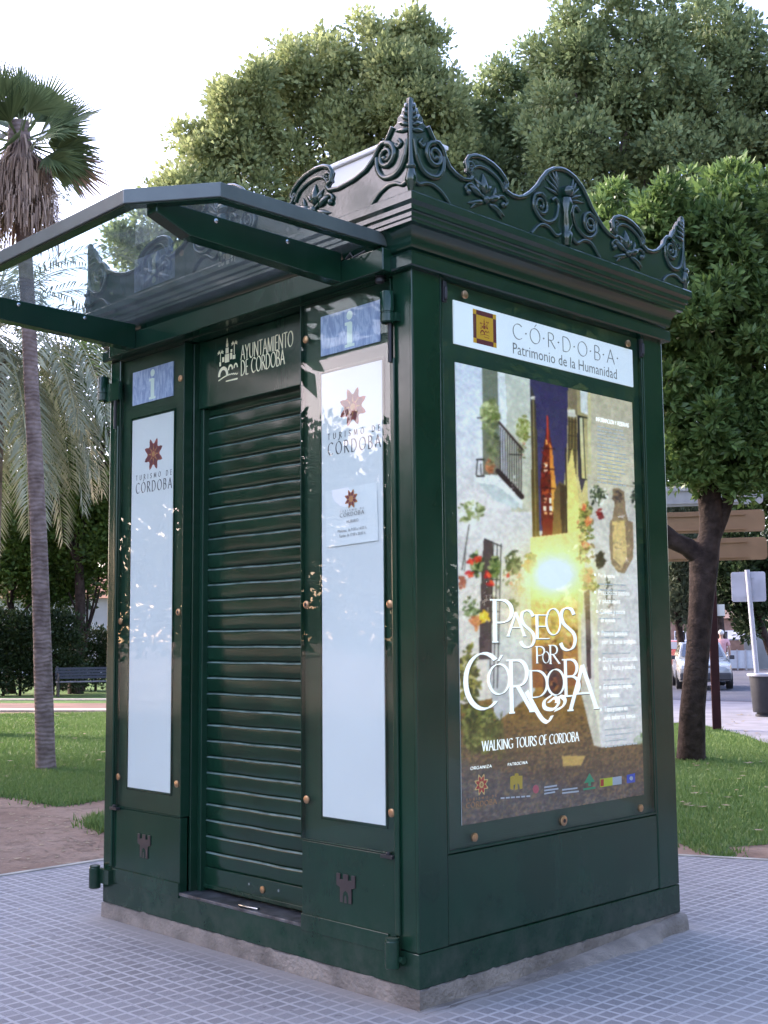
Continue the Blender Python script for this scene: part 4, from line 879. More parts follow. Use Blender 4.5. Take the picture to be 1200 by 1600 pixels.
def paving_mat():
    """grey-blue hydraulic tiles: 8 cm squares with pale grooves, a dirtier joint every fifth"""
    m_ = bpy.data.materials.new('hydraulic_tiles'); m_.use_nodes = True; t = m_.node_tree; p = t.nodes['Principled BSDF']; p.inputs['Roughness'].default_value = .8; p.inputs['Specular IOR Level'].default_value = .3
    N_ = lambda ty, **k: (lambda n_: ([setattr(n_, a, b) for a, b in k.items()], n_)[1])(t.nodes.new(ty))
    co = N_('ShaderNodeTexCoord'); sp = N_('ShaderNodeSeparateXYZ'); t.links.new(co.outputs['Object'], sp.inputs[0])
    def M(op, a, b=None, c=None):
        n_ = N_('ShaderNodeMath', operation=op)
        for i, v in enumerate((a, b, c)):
            if v is None: continue
            if isinstance(v, (int, float)): n_.inputs[i].default_value = v
            else: t.links.new(v, n_.inputs[i])
        return n_.outputs[0]
    nz = N_('ShaderNodeTexNoise'); nz.inputs['Scale'].default_value = 3.0; nz.inputs['Detail'].default_value = 5; t.links.new(co.outputs['Object'], nz.inputs['Vector'])
    wob = M('MULTIPLY', M('SUBTRACT', nz.outputs['Fac'], .5), .10)
    ux = M('ADD', M('MULTIPLY', sp.outputs[0], 1/.0805), wob); uy = M('ADD', M('MULTIPLY', sp.outputs[1], 1/.0805), wob)
    ex = M('ABSOLUTE', M('SUBTRACT', M('FRACT', ux), .5)); ey = M('ABSOLUTE', M('SUBTRACT', M('FRACT', uy), .5))
    e_ = M('MAXIMUM', ex, ey)                                    # .5 at a groove
    gr = N_('ShaderNodeMapRange', interpolation_type='SMOOTHSTEP'); gr.inputs[1].default_value = .365; gr.inputs[2].default_value = .425; t.links.new(e_, gr.inputs[0])
    fx = M('ABSOLUTE', M('SUBTRACT', M('FRACT', M('MULTIPLY', ux, .2)), .5)); fy = M('ABSOLUTE', M('SUBTRACT', M('FRACT', M('MULTIPLY', uy, .2)), .5))
    jt = N_('ShaderNodeMapRange'); jt.inputs[1].default_value = .487; jt.inputs[2].default_value = .496; t.links.new(M('MAXIMUM', fx, fy), jt.inputs[0])
    cell = N_('ShaderNodeCombineXYZ'); t.links.new(M('FLOOR', ux), cell.inputs[0]); t.links.new(M('FLOOR', uy), cell.inputs[1])
    wn = N_('ShaderNodeTexWhiteNoise', noise_dimensions='3D'); t.links.new(cell.outputs[0], wn.inputs[0])
    tc = N_('ShaderNodeCombineXYZ'); t.links.new(M('FLOOR', M('MULTIPLY', ux, .2)), tc.inputs[0]); t.links.new(M('FLOOR', M('MULTIPLY', uy, .2)), tc.inputs[1])
    wt = N_('ShaderNodeTexWhiteNoise', noise_dimensions='3D'); t.links.new(tc.outputs[0], wt.inputs[0])
    def mix(a, b, f):
        x = N_('ShaderNodeMix', data_type='RGBA')
        for k_, v in ((6, a), (7, b)):
            if isinstance(v, tuple): x.inputs[k_].default_value = v+(1,)
            else: t.links.new(v, x.inputs[k_])
        if isinstance(f, float): x.inputs[0].default_value = f
        else: t.links.new(f, x.inputs[0])
        return x.outputs[2]
    sq = mix((.182,.172,.166), (.258,.246,.236), wn.outputs['Value'])
    sq = mix(sq, (.238,.228,.226), M('MULTIPLY', wt.outputs['Value'], .45))
    fn = N_('ShaderNodeTexNoise'); fn.inputs['Scale'].default_value = 140; fn.inputs['Detail'].default_value = 3; t.links.new(co.outputs['Object'], fn.inputs['Vector'])
    sq = mix(sq, (.085,.085,.115), M('MULTIPLY', M('GREATER_THAN', fn.outputs['Fac'], .60), .5))
    c_ = mix(sq, (.385,.37,.355), gr.outputs[0])
    c_ = mix(c_, (.16,.15,.16), M('MULTIPLY', jt.outputs[0], .45))
    dn = N_('ShaderNodeTexNoise'); dn.inputs['Scale'].default_value = .9; dn.inputs['Detail'].default_value = 7; dn.inputs['Roughness'].default_value = .7; t.links.new(co.outputs['Object'], dn.inputs['Vector'])
    dr = N_('ShaderNodeMapRange'); dr.inputs[1].default_value = .44; dr.inputs[2].default_value = .74; dr.inputs[4].default_value = .75; t.links.new(dn.outputs['Fac'], dr.inputs[0])
    c_ = mix(c_, (.305,.292,.280), dr.outputs[0])
    sn = N_('ShaderNodeTexNoise'); sn.inputs['Scale'].default_value = 17; sn.inputs['Detail'].default_value = 2; t.links.new(co.outputs['Object'], sn.inputs['Vector'])
    ss = N_('ShaderNodeMapRange'); ss.inputs[1].default_value = .70; ss.inputs[2].default_value = .74; ss.inputs[4].default_value = .55; t.links.new(sn.outputs['Fac'], ss.inputs[0]); c_ = mix(c_, (.10,.095,.10), ss.outputs[0])      # gum and drip spots
    s2 = N_('ShaderNodeTexNoise'); s2.inputs['Scale'].default_value = .55; s2.inputs['Detail'].default_value = 5; s2.inputs['Distortion'].default_value = 1.2; t.links.new(co.outputs['Object'], s2.inputs['Vector'])
    s3 = N_('ShaderNodeMapRange'); s3.inputs[1].default_value = .52; s3.inputs[2].default_value = .68; s3.inputs[4].default_value = .38; t.links.new(s2.outputs['Fac'], s3.inputs[0]); c_ = mix(c_, (.15,.14,.145), s3.outputs[0])
    # cement washed over the tiles close to the plinth
    dx = M('MAXIMUM', M('MAXIMUM', M('SUBTRACT', -A_, sp.outputs[0]), sp.outputs[0]), 0.0); dy = M('MAXIMUM', M('MAXIMUM', M('MULTIPLY', sp.outputs[1], -1.0), M('SUBTRACT', sp.outputs[1], B_)), 0.0)
    dd = M('SQRT', M('ADD', M('MULTIPLY', dx, dx), M('MULTIPLY', dy, dy)))
    cw = N_('ShaderNodeMapRange'); cw.inputs[1].default_value = .20; cw.inputs[2].default_value = .03; cw.inputs[4].default_value = .95; t.links.new(M('ADD', dd, M('MULTIPLY', M('SUBTRACT', dn.outputs['Fac'], .5), .30)), cw.inputs[0])
    c_ = mix(c_, (.30,.27,.24), cw.outputs[0]); t.links.new(c_, p.inputs['Base Color'])
    bp = N_('ShaderNodeBump'); bp.inputs['Strength'].default_value = .35; bp.inputs['Distance'].default_value = .006
    t.links.new(M('SUBTRACT', M('MULTIPLY', fn.outputs['Fac'], .5), gr.outputs[0]), bp.inputs['Height']); t.links.new(bp.outputs[0], p.inputs['Normal'])
    return m_
def sheet(name, poly, z, mt, label=None, kind='structure'):
    m_ = MB(); n_ = len(poly); m_.add([(x, y, z) for x, y in poly], [tuple(range(n_))]); o = m_.build(name, mt, fixn=False)
    if o.data.polygons[0].normal.z < 0: o.data.flip_normals()
    o['kind'] = kind; return o
EARTH = ground_mat('earth', (.20,.125,.085), (.28,.195,.14), (.12,.080,.056), .8, 5.0)
LAWN = ground_mat('lawn_soil', (.080,.145,.038), (.110,.180,.052), (.13,.14,.065), .7, 3.0, bs=60, bump=.8)
ASPH = ground_mat('asphalt', (.085,.085,.105), (.11,.11,.135), (.07,.07,.08), .5, 30.0, bump=.2, bs=120)
sheet('ground', [(-900,-900),(900,-900),(900,900),(-900,900)], G-.03, EARTH)
# pavement: everything this side of the two lawns
pv = [(-4.5,-40),(-4.05,-1.5),(-4.10,.15),(-4.11,.93),(-4.05,2.2),(-3.3,3.1),(-2.2,3.55),(-1.19,3.92),(-.62,4.19),(.9,4.95),(2.5,5.8),(40,24),(40,-40)]
sheet('pavement', pv, G, paving_mat())
mb = MB()
for i in range(1, len(pv)-3):
    (x0, y0), (x1, y1) = pv[i], pv[i+1]; dx, dy = x1-x0, y1-y0; l = math.hypot(dx, dy); nx, ny = -dy/l*.055, dx/l*.055
    mb.prism([(x0,y0),(x1,y1),(x1-nx*-1,y1-ny*-1),(x0+nx,y0+ny)], lambda a, b, d: (a, b, d), G-.06, G+.006)
mb.build('kerb', mat('kerb_concrete', (.33,.31,.26), rough=.9, var=.25, scale=5), fixn=True)['kind'] = 'structure'
# cement fillet: the pavement rises to the metal at the far end of the poster face
mb = MB(); n_ = 24; vv = []; rr = random.Random(4)
for i in range(n_+1):
    y = -.02+(B_+.025)*i/n_; h = G+.004+max(0, (i/n_-.25)/.75)**1.2*.078; w_ = (.03+.06*(i/n_))*(1 if i < n_*.85 else .3)+rr.uniform(-.012,.012)
    vv += [(.0, y, h), (.035, y, h-.006+rr.uniform(-.003,.003)), (.035+w_*.5, y, G+(h-G)*.45), (.035+w_, y+rr.uniform(-.01,.01), G-.004)]
mb.add(vv, [(i*4+j, i*4+j+1, (i+1)*4+j+1, (i+1)*4+j) for i in range(n_) for j in range(3)])
mb.build('cement_fillet', CONC, smooth=180)['kind'] = 'structure'

# lawns
on = lambda px, py, z=G: tuple(on_ground(px, py, z)[:2])
lawnL = [on(-700,1235),on(-250,1242),on(-30,1240),on(30,1243),on(60,1250),on(90,1256),on(125,1252),on(160,1245),on(230,1262),on(330,1290),on(520,1256),on(620,1200),on(640,1150),on(700,1113),on(520,1111),on(250,1111),on(0,1114),on(-700,1122)]
sheet('lawn', lawnL, G-.026, LAWN)
tuftL = [on(132,1286),on(160,1272),on(230,1272),on(230,1292),on(165,1296)]
sheet('lawn', tuftL, G-.025, LAWN)
lawnR = [on(700,1270),on(1060,1312),on(1110,1330),on(1142,1337),on(1150,1328),on(1138,1318),on(1300,1306),on(1700,1300),on(1500,1215),on(1225,1170),on(1160,1147),on(1112,1135),on(1060,1128),on(700,1150)]
sheet('lawn', lawnR, G-.026, LAWN)
# beyond: path between pale kerbs, far lawn, asphalt
sheet('path', [on(-900,1108),on(700,1108),on(700,1098),on(-900,1098)], G-.012, mat('red_path', (.15,.075,.058), rough=.95, var=.25, scale=.8))
mb = MB(); a, b = on(-900,1110.5), on(700,1110.5); c, d = on(700,1107.5), on(-900,1107.5); mb.prism([a,b,c,d], lambda x, y, z: (x, y, z), G-.05, G+.012)
mb.build('path_kerb', mat('pale_kerb', (.36,.31,.28), rough=.9, var=.2))['kind'] = 'structure'
mb = MB(); a, b = on(-900,1093.5), on(700,1093.5); c, d = on(700,1092), on(-900,1092); mb.prism([a,b,c,d], lambda x, y, z: (x, y, z), G-.05, G+.012)
mb.build('path_kerb', bpy.data.materials['pale_kerb'])['kind'] = 'structure'
sheet('far_lawn', [on(-900,1098),on(700,1098),on(700,1060),on(-900,1060)], G-.016, LAWN)
sheet('footway', [on(700,1150),on(1060,1128),on(1112,1135),on(1160,1147),on(1225,1170),on(1500,1215),on(1700,1180),on(1500,1110),on(1160,1096),on(1000,1092),on(700,1092)], G-.010, mat('footway_paving', (.20,.19,.21), rough=.9, var=.2, scale=1.5))
sheet('road', [on(700,1091),on(1000,1091),on(1160,1095),on(1600,1112),on(1600,1010),on(700,1010)], G-.02, ASPH)

# ------------------------------------------------------------------ grass blades, litter
GRASS = leaf_mat('grass_blades', (.080,.150,.034), (.185,.270,.080), trans=.25)
def in_poly(poly, x, y):
    r_ = np.zeros(x.shape, bool); n_ = len(poly)
    for i in range(n_):
        (x0, y0), (x1, y1) = poly[i], poly[(i+1) % n_]
        if y0 == y1: continue
        r_ ^= ((y0 > y) != (y1 > y)) & (x < (x1-x0)*(y-y0)/(y1-y0)+x0)
    return r_
def blades(poly, n_, h, seed, region=None):
    rg = np.random.default_rng(seed); P_ = np.array(region or poly); lo, hi = P_.min(0), P_.max(0)
    x = rg.uniform(lo[0], hi[0], n_*4); y = rg.uniform(lo[1], hi[1], n_*4); k = in_poly(poly, x, y)
    if region: k &= in_poly(region, x, y)
    x, y = x[k][:n_], y[k][:n_]; n_ = len(x)
    hh = h*rg.uniform(.5, 1.3, n_); t = rg.uniform(0, 6.28, n_); w_ = .006+.004*rg.random(n_); lx, ly = rg.normal(0, .35, n_)*hh, rg.normal(0, .35, n_)*hh
    x = x+rg.normal(0, .09, n_)*(rg.random(n_) < .5); y = y+rg.normal(0, .09, n_)*(rg.random(n_) < .5); z0 = np.full(n_, G-.028); dx, dy = np.cos(t)*w_, np.sin(t)*w_
    v = np.stack([np.stack([x-dx, y-dy, z0], -1), np.stack([x+dx, y+dy, z0], -1), np.stack([x+lx, y+ly, z0+hh], -1)], 1)
    patch = .5+.5*np.sin(x*1.3+np.cos(y*.9)*2)*np.sin(y*1.1+x*.4)
    return v.reshape(-1, 3), np.clip(.65*rg.random(n_)+.35*patch, 0, 1)
V_, R_ = [], []
visL = [on(-40,1262),on(200,1300),on(200,1180),on(-40,1180)]; visL2 = [on(-40,1180),on(190,1180),on(190,1111),on(-40,1111)]; visR = [on(1040,1345),on(1240,1345),on(1240,1130),on(1040,1130)]
for pl, n_, h, sd_, rgn in ((lawnL, 30000, .050, 1, visL), (lawnL, 34000, .050, 2, visL2), (tuftL, 2500, .07, 3, None), (lawnR, 50000, .048, 4, visR)):
    v, r_ = blades(pl, n_, h, sd_, rgn); V_.append(v); R_.append(r_)
V_ = np.concatenate(V_); R_ = np.concatenate(R_)
go = raw('grass', V_, np.arange(len(V_)).reshape(-1, 3), GRASS, attr=R_); go['kind'] = 'stuff'; tag(go, 'short green grass growing on the lawns behind the kiosk', 'grass')
LITTER = leaf_mat('dry_leaves', (.13,.085,.045), (.36,.28,.16), trans=.1)
rg = np.random.default_rng(9); V_ = []; R_ = []
def scatter(quad, n_, s0, s1, z):
    q = np.array(quad)
    for _ in range(n_):
        a, b = rg.random(2); p = (q[0]*(1-a)+q[1]*a)*(1-b)+(q[3]*(1-a)+q[2]*a)*b; t = rg.uniform(0, 6.28); s_ = rg.uniform(s0, s1)
        for (u, v, h) in ((-1,0,.15),(0,-.5,0),(1,0,.3),(0,.5,.1)): V_.append((p[0]+s_*(u*math.cos(t)-v*math.sin(t)), p[1]+s_*(u*math.sin(t)+v*math.cos(t)), z+.004+h*s_*rg.random()))
        R_.append(rg.random())
scatter([on(-20,1365),on(165,1342),on(165,1262),on(-20,1250)], 190, .010, .036, G-.028)
scatter([on(-20,1240),on(165,1240),on(165,1115),on(-20,1118)], 26, .03, .07, G+.03); scatter([on(1060,1320),on(1200,1320),on(1200,1190),on(1060,1190)], 36, .02, .06, G+.02)
scatter([on(1130,1140),on(1200,1150),on(1200,1105),on(1130,1105)], 22, .03, .09, G-.008); scatter([on(0,1590),on(1200,1590),on(1150,1380),on(20,1390)], 26, .006, .014, G)
o = raw('fallen_leaves', np.array(V_), np.arange(len(V_)).reshape(-1, 4), LITTER, attr=R_); o['kind'] = 'stuff'; tag(o, 'dry fallen leaves scattered over the bare earth and lawn', 'leaves')

# ------------------------------------------------------------------ trees
def leafcloud(blobs, n_, size, seed, aspect=.55, cluster=7, spread=.26, shell=.55, droop=.25, up=.35, shape='rhomb'):
    """blobs: (x, y, z, rx, ry, rz). Leaves grow in sprays on ragged shells; returns verts, quads, per-leaf tone"""
    rg = np.random.default_rng(seed); B = np.array(blobs, float); wt = (B[:,3]*B[:,5]); wt /= wt.sum()
    nc = max(1, n_//cluster); k = rg.choice(len(B), nc, p=wt); d = rg.normal(size=(nc, 3)); d /= np.linalg.norm(d, axis=1)[:, None]
    d[:,2] = np.where(d[:,2] < -.55, -d[:,2], d[:,2])
    lump = 1+.16*np.sin(d[:,0]*5+k*1.7)*np.sin(d[:,1]*6+k)+.12*np.sin(d[:,2]*9+k*2.3+d[:,0]*7)
    q = (shell+(1-shell)*rg.random(nc)**.6)*lump*rg.uniform(.93, 1.07, nc)
    c = B[k,:3]+d*B[k,3:6]*q[:,None]; tone_c = rg.random(nc)*.5+.25*(np.sin(c[:,0]*1.9+c[:,2]*1.1)*np.sin(c[:,1]*1.7+c[:,2]*1.3)+1)
    N_ = nc*cluster; ci = np.repeat(np.arange(nc), cluster); dd = d[ci]
    off = rg.normal(size=(N_, 3)); off /= np.linalg.norm(off, axis=1)[:, None]
    ax = off*.9+dd*.8+np.array([0, 0, up])-np.array([0,0,droop])*rg.random((N_,1)); ax /= np.linalg.norm(ax, axis=1)[:, None]
    p = c[ci]+off*spread*rg.random((N_,1))**.5
    sd_ = np.cross(ax, rg.normal(size=(N_,3))); sd_ /= np.linalg.norm(sd_, axis=1)[:, None]+1e-9
    nn = np.cross(ax, sd_)
    L = size*rg.uniform(.6, 1.25, N_)[:,None]; W = L*aspect*.5
    mid = p+ax*L*.48
    v = np.stack([p, mid+sd_*W+nn*L*.10, p+ax*L-nn*L*.08, mid-sd_*W+nn*L*.10], 1).reshape(-1, 3)
    tone = np.clip(.62*tone_c[ci]+.38*rg.random(N_), 0, 1)
    return v, np.arange(N_*4).reshape(-1, 4), tone
BARK = mat('bark', (.075,.060,.050), rough=.95, col2=(.14,.115,.10), scale=6, bump=.9, bscale=14)
BARK_D = mat('dark_bark', (.022,.015,.013), rough=.95, spec=.2, col2=(.055,.038,.032), scale=8, bump=1.0, bscale=18)
def ragged(B, seed, k=10, lo=.24, hi=.42, stretch=1.35):
    """break each bough into many smaller upright sprays, so that the outline is uneven and gaps open between them"""
    rg = np.random.default_rng(seed+500); out = []
    for (x, y, z, rx, ry, rz) in B:
        out.append((x, y, z-.1*rz, rx*.50, ry*.50, rz*.50))
        for i in range(k):
            t = rg.uniform(0, 6.28); s_ = rg.uniform(-.75, 1.0); c_ = math.sqrt(max(0, 1-s_*s_)); q = rg.uniform(.70, 1.0); r_ = rg.uniform(lo, hi)
            out.append((x+rx*q*c_*math.cos(t), y+ry*q*c_*math.sin(t), z+rz*q*s_, rx*r_, ry*r_, rz*r_*stretch))
    return out
def tree(name, label, base, depth, blobs, leafm, n_, size, seed, tr=.25, group=None, trunk_top=None, barkm=None, parts=True, **kw):
    """blobs as (px, py, r_px[, depth offset]) seen from the survey point; base (px, py or None)"""
    sc = depth/F_PX; B = []
    for b in blobs:
        p = at(b[0], b[1], depth+(b[3] if len(b) > 3 else 0)); r_ = b[2]*sc; B.append((p.x, p.y, p.z, r_, r_, r_*.95))
    bx = at(base, 993, depth); root = thing(name, label, 'tree', (bx.x, bx.y, G), group)
    v, f, t_ = leafcloud(ragged(B, seed), n_, size, seed, **kw); raw('crown', v, f, leafm, root, t_)
    m_ = MB(); rr = random.Random(seed); zc = max(2.0, sum(b[2] for b in B)/len(B)) if trunk_top is None else trunk_top
    top = Vector((sum(b[0] for b in B)/len(B), sum(b[1] for b in B)/len(B), zc))
    b0 = Vector((bx.x, bx.y, G-.1)); pts = [b0.lerp(top, i/6)+Vector((rr.uniform(-.12,.12), rr.uniform(-.12,.12), 0))*(i > 0) for i in range(7)]
    m_.tube(pts, [tr*(1.25 if i == 0 else 1-.10*i) for i in range(7)], 10)
    for b in B:
        s_ = pts[3+rr.randrange(4)] if trunk_top is None else pts[6]; e_ = Vector(b[:3]); mid = s_.lerp(e_, .5)+Vector((rr.uniform(-.3,.3), rr.uniform(-.3,.3), .25))
        m_.tube([s_, mid, e_], [tr*.40, tr*.28, tr*.10], 7)
    m_.build('trunk', barkm or BARK, root, smooth=60)
    return root
L_OLIVE = leaf_mat('plane_leaves', (.085,.125,.042), (.47,.52,.24), trans=.4)
L_DARK = leaf_mat('dark_plane_leaves', (.060,.100,.040), (.34,.42,.20), trans=.35)
L_ORANGE = leaf_mat('orange_leaves', (.036,.080,.020), (.215,.32,.100), trans=.35, rough=.35)
L_SHRUB = leaf_mat('shrub_leaves', (.016,.036,.009), (.115,.185,.035), trans=.3)
L_HEDGE = leaf_mat('hedge_leaves', (.010,.020,.007), (.045,.075,.024), trans=.2)
GB = 'tall trees rising behind the kiosk'
tree('plane_tree', 'olive green tree, the farthest left of the tall row, over the canopy', 330, 40, [(385,160,62),(345,215,62),(400,255,80),(310,270,50),(300,330,72),(245,400,66),(235,470,70),(360,350,85),(380,450,100),(290,540,90)], L_OLIVE, 62000, .19, 11, group=GB, spread=.34, aspect=.66, cluster=12, shell=.35)
tree('plane_tree', 'olive green tree with a rounded double top, directly behind the crest of the door face', 500, 41, [(470,125,62),(545,105,62),(500,190,80),(560,200,70),(450,230,74),(520,290,90),(430,330,80),(560,380,110),(460,430,100),(530,520,110)], L_OLIVE, 62000, .19, 12, group=GB, spread=.34, aspect=.66, cluster=12, shell=.35)
tree('plane_tree', 'olive green tree directly behind the peaked near corner of the kiosk', 640, 40, [(640,90,64),(600,150,62),(672,140,40),(650,190,74),(610,250,85),(680,270,64),(640,340,100),(720,360,80),(640,480,120)], L_OLIVE, 62000, .19, 13, group=GB, spread=.34, aspect=.66, cluster=12, shell=.35)
tree('plane_tree', 'lower green tree in the dip of the skyline, right of the near corner peak', 770, 43, [(740,210,66),(790,170,56),(820,130,52),(790,240,80),(730,290,70),(840,230,74),(810,330,100),(760,420,100),(850,420,100)], L_DARK, 62000, .185, 14, group=GB, spread=.32, aspect=.66, cluster=12, shell=.35)
tree('plane_tree', 'dark green tree with the highest crown, at the top right', 985, 38, [(935,70,76),(890,110,60),(990,50,66),(960,140,90),(900,190,84),(1000,150,90),(930,260,100),(1010,250,90),(880,290,80),(960,360,110),(860,360,80),(900,470,120)], L_DARK, 62000, .185, 15, group=GB, spread=.32, aspect=.66, cluster=12, shell=.35)
tree('plane_tree', 'dark green tree at the top right corner, cut by the edge of the photo', 1290, 39, [(1090,80,74),(1140,60,50),(1160,120,70),(1080,160,80),(1230,130,70),(1140,210,90),(1200,230,90),(1070,260,90),(1260,300,120),(1150,330,110),(1100,430,120)], L_DARK, 62000, .185, 16, group=GB, spread=.32, aspect=.66, cluster=12, shell=.35)

# orange tree on the right: rosettes of long bright leaves, trunk with a low fork
def orange_tree():
    dep = 15.2; sc = dep/F_PX; b0 = on_ground(1080, 1185)
    root = thing('orange_tree', 'clipped bright green orange tree with a forked dark trunk, right of the kiosk', 'tree', (b0.x, b0.y, G))
    bl = [(945,345,44),(985,355,66),(1060,338,62),(1130,345,70),(1200,360,80),(960,420,70),(1060,400,110),(1160,410,110),(1080,500,120),(1180,520,120),(1020,500,80),(1100,590,110),(1180,620,110),(1090,655,80),(1240,500,120),(1160,690,80),(1250,660,90),(1010,610,60),(1060,700,60),(1130,710,60),(1085,735,40),(1060,725,40),(1110,745,34),(1150,735,44),(1180,755,36),(1190,730,44),(1040,680,40)]
    B = []
    for x, y, r_ in bl:
        p = at(x, y, dep+.25*math.sin(x*.13+y*.07)); B.append((p.x, p.y, p.z, r_*sc, r_*sc, r_*sc))
    v, f, t_ = leafcloud(ragged(B, 21, 10, .22, .40, 1.05), 66000, .125, 21, aspect=.40, cluster=8, spread=.06, shell=.62, droop=.5, up=.30); raw('crown', v, f, L_ORANGE, root, t_)
    m_ = MB(); T = lambda px, py, dd=0: at(px, py, 15.3+dd)
    bb = Vector((b0.x, b0.y, G-.08))
    m_.tube([bb, bb+Vector((0,0,.12)), T(1082,1110), T(1090,1020), T(1096,940), T(1100,880), T(1108,840)], [.235,.185,.160,.148,.155,.185,.14], 14)
    m_.tube([T(1100,880), T(1075,855), T(1052,845), T(1020,815), T(1000,740)], [.12,.12,.115,.10,.07], 10)
    m_.tube([T(1104,870), T(1112,820), T(1106,750), T(1100,640)], [.14,.15,.15,.08], 10)
    m_.tube([T(1112,850), T(1128,810), T(1150,740), T(1170,640)], [.09,.085,.08,.04], 9)
    for e_ in ((1060,660),(1130,640),(1040,560),(1180,560)): m_.tube([T(1106,760), T((1106+e_[0])/2,720), T(*e_)], [.07,.05,.02], 7)
    m_.build('trunk', BARK_D, root, smooth=60)
orange_tree()

# fan palm on the left
PALM = leaf_mat('palm_leaves', (.040,.066,.026), (.20,.26,.11), trans=.2)
DEAD = leaf_mat('dead_palm_leaves', (.12,.075,.055), (.44,.31,.23), trans=.15)
PBARK = mat('palm_bark', (.13,.090,.078), rough=.95, col2=(.25,.185,.165), scale=7, bump=1.0, bscale=12)
def ring_bark():
    m_ = PBARK; t = m_.node_tree; p = t.nodes['Principled BSDF']; co = t.nodes.new('ShaderNodeTexCoord'); wv = t.nodes.new('ShaderNodeTexWave'); wv.bands_direction = 'Z'; wv.inputs['Scale'].default_value = 5.5; wv.inputs['Distortion'].default_value = 7; wv.inputs['Detail'].default_value = 3
    t.links.new(co.outputs['Object'], wv.inputs['Vector']); b = t.nodes.new('ShaderNodeBump'); b.inputs['Strength'].default_value = .35; b.inputs['Distance'].default_value = .02; t.links.new(wv.outputs['Fac'], b.inputs['Height']); t.links.new(b.outputs[0], p.inputs['Normal'])
ring_bark()
def fan_palm():
    b0 = on_ground(72, 1200); D = (b0-CAM).dot(fw); root = thing('fan_palm', 'slim fan palm with a skirt of dead brown leaves, standing on the left lawn', 'palm', (b0.x, b0.y, G))
    T = lambda px, py, d_=0: at(px, py, D+d_)
    m_ = MB(); bb = Vector((b0.x, b0.y, G-.08))
    m_.tube([bb, T(71,1180), T(66,1000), T(61,850), T(54,700), T(49,600), T(44,480), T(38,380), T(33,280), T(30,225), T(30,190)], [.135,.122,.112,.104,.096,.092,.090,.092,.13,.15,.12], 16)
    m_.build('trunk', PBARK, root, smooth=60)
    rg = np.random.default_rng(31); c = np.array(T(30, 222)); V_, R_ = [], []
    rgt, upv, fwd = np.array(r2), np.array(u2), np.array(fw)
    def fan(org, dirv, L, plen, spread, fold, droop, tone, V_, R_):
        d = np.array(dirv, float); d /= np.linalg.norm(d); s_ = np.cross(d, [0,0,1.0]); s_ /= np.linalg.norm(s_)+1e-9; n_ = np.cross(s_, d); ro = rg.uniform(-1.1, 1.1); s_, n_ = s_*math.cos(ro)+n_*math.sin(ro), n_*math.cos(ro)-s_*math.sin(ro)
        tip = org+d*plen+np.array([0,0,-droop*plen*.3])
        for sgn in (1, -1):
            w_ = s_*.02
        V_ += [org-w_, org+w_, tip+w_*.6, tip-w_*.6]; R_.append(tone)
        for k in range(26):
            a = (k/25-.5)*2*spread; l = L*(1-.30*abs(a/spread)**2)*rg.uniform(.92, 1.05)
            e_ = d*math.cos(a)+s_*math.sin(a)+n_*fold*abs(math.sin(a))
            e_ /= np.linalg.norm(e_); sd_ = np.cross(e_, n_); sd_ /= np.linalg.norm(sd_)
            wd = L*.026; m1 = tip+e_*l*.42; q = m1+e_*l*.58+np.array([0,0,-droop*l*rg.uniform(.2,.5)])
            V_ += [tip, m1+sd_*wd, q, m1-sd_*wd]; R_.append(np.clip(tone+rg.normal(0,.12), 0, 1))
    for i in range(31):
        az = i*2.399; el = rad(84-3.8*i+rg.normal(0, 5)); el = max(el, rad(-34))
        d = np.array([math.cos(az)*math.cos(el), math.sin(az)*math.cos(el), math.sin(el)])
        fan(c, d, .66*rg.uniform(.85,1.15), .50*rg.uniform(.7,1.3), rad(62), .35, .15+.5*max(0,-math.sin(el)+.3), .45+.2*math.sin(i), V_, R_)
    for (px, py, dd) in ((118,200,-.2),(80,150,.2),(10,110,.1),(112,232,.2),(100,265,-.3),(88,222,.4),(-50,240,.1),(-30,275,-.2)):
        d = np.array(T(px,py,dd))-c; fan(c+np.array([0,0,-.05]), d+np.array([0,0,.18]), .70, .48, rad(46), .25, .7, .55, V_, R_)
    raw('crown', np.array(V_), np.arange(len(V_)).reshape(-1,4), PALM, root, R_)
    # dead skirt hanging under the crown
    V_, R_ = [], []
    for i in range(1700):
        t = rg.random(); z = 330-95*t if i > 500 else rg.uniform(215, 290); az = rg.uniform(0, 6.28)
        o = np.array(T(34-.02*(z-250), z)); rr_ = .16+.28*(1-t)*rg.random()+.10 if i > 500 else .15
        out = np.array([math.cos(az), math.sin(az), 0]); p0 = o+out*.12; p1 = o+out*(rr_+.10)+np.array([0,0,-.22]); p2 = p1+np.array([0,0,-rg.uniform(.14,.34)])+out*rg.normal(0,.05)
        s_ = np.cross(out, [0,0,1]); w_ = rg.uniform(.005,.013)
        V_ += [p0-s_*w_, p0+s_*w_, p1+s_*w_, p1-s_*w_, p1-s_*w_, p1+s_*w_, p2+s_*.004, p2-s_*.004]; tn = rg.random(); R_ += [tn, np.clip(tn+.1,0,1)]
    for (px, py, dd) in ((95,262,0.2),(-40,270,0)):      # half-dead fans that droop at the sides
        d = np.array(T(px,py,dd))-c; fan(c-np.array([0,0,.12]), d+np.array([0,0,.25]), .75, .5, rad(42), .2, .75, .55, V_, R_)
    raw('dead_leaf_skirt', np.array(V_), np.arange(len(V_)).reshape(-1,4), DEAD, root, R_)
fan_palm()

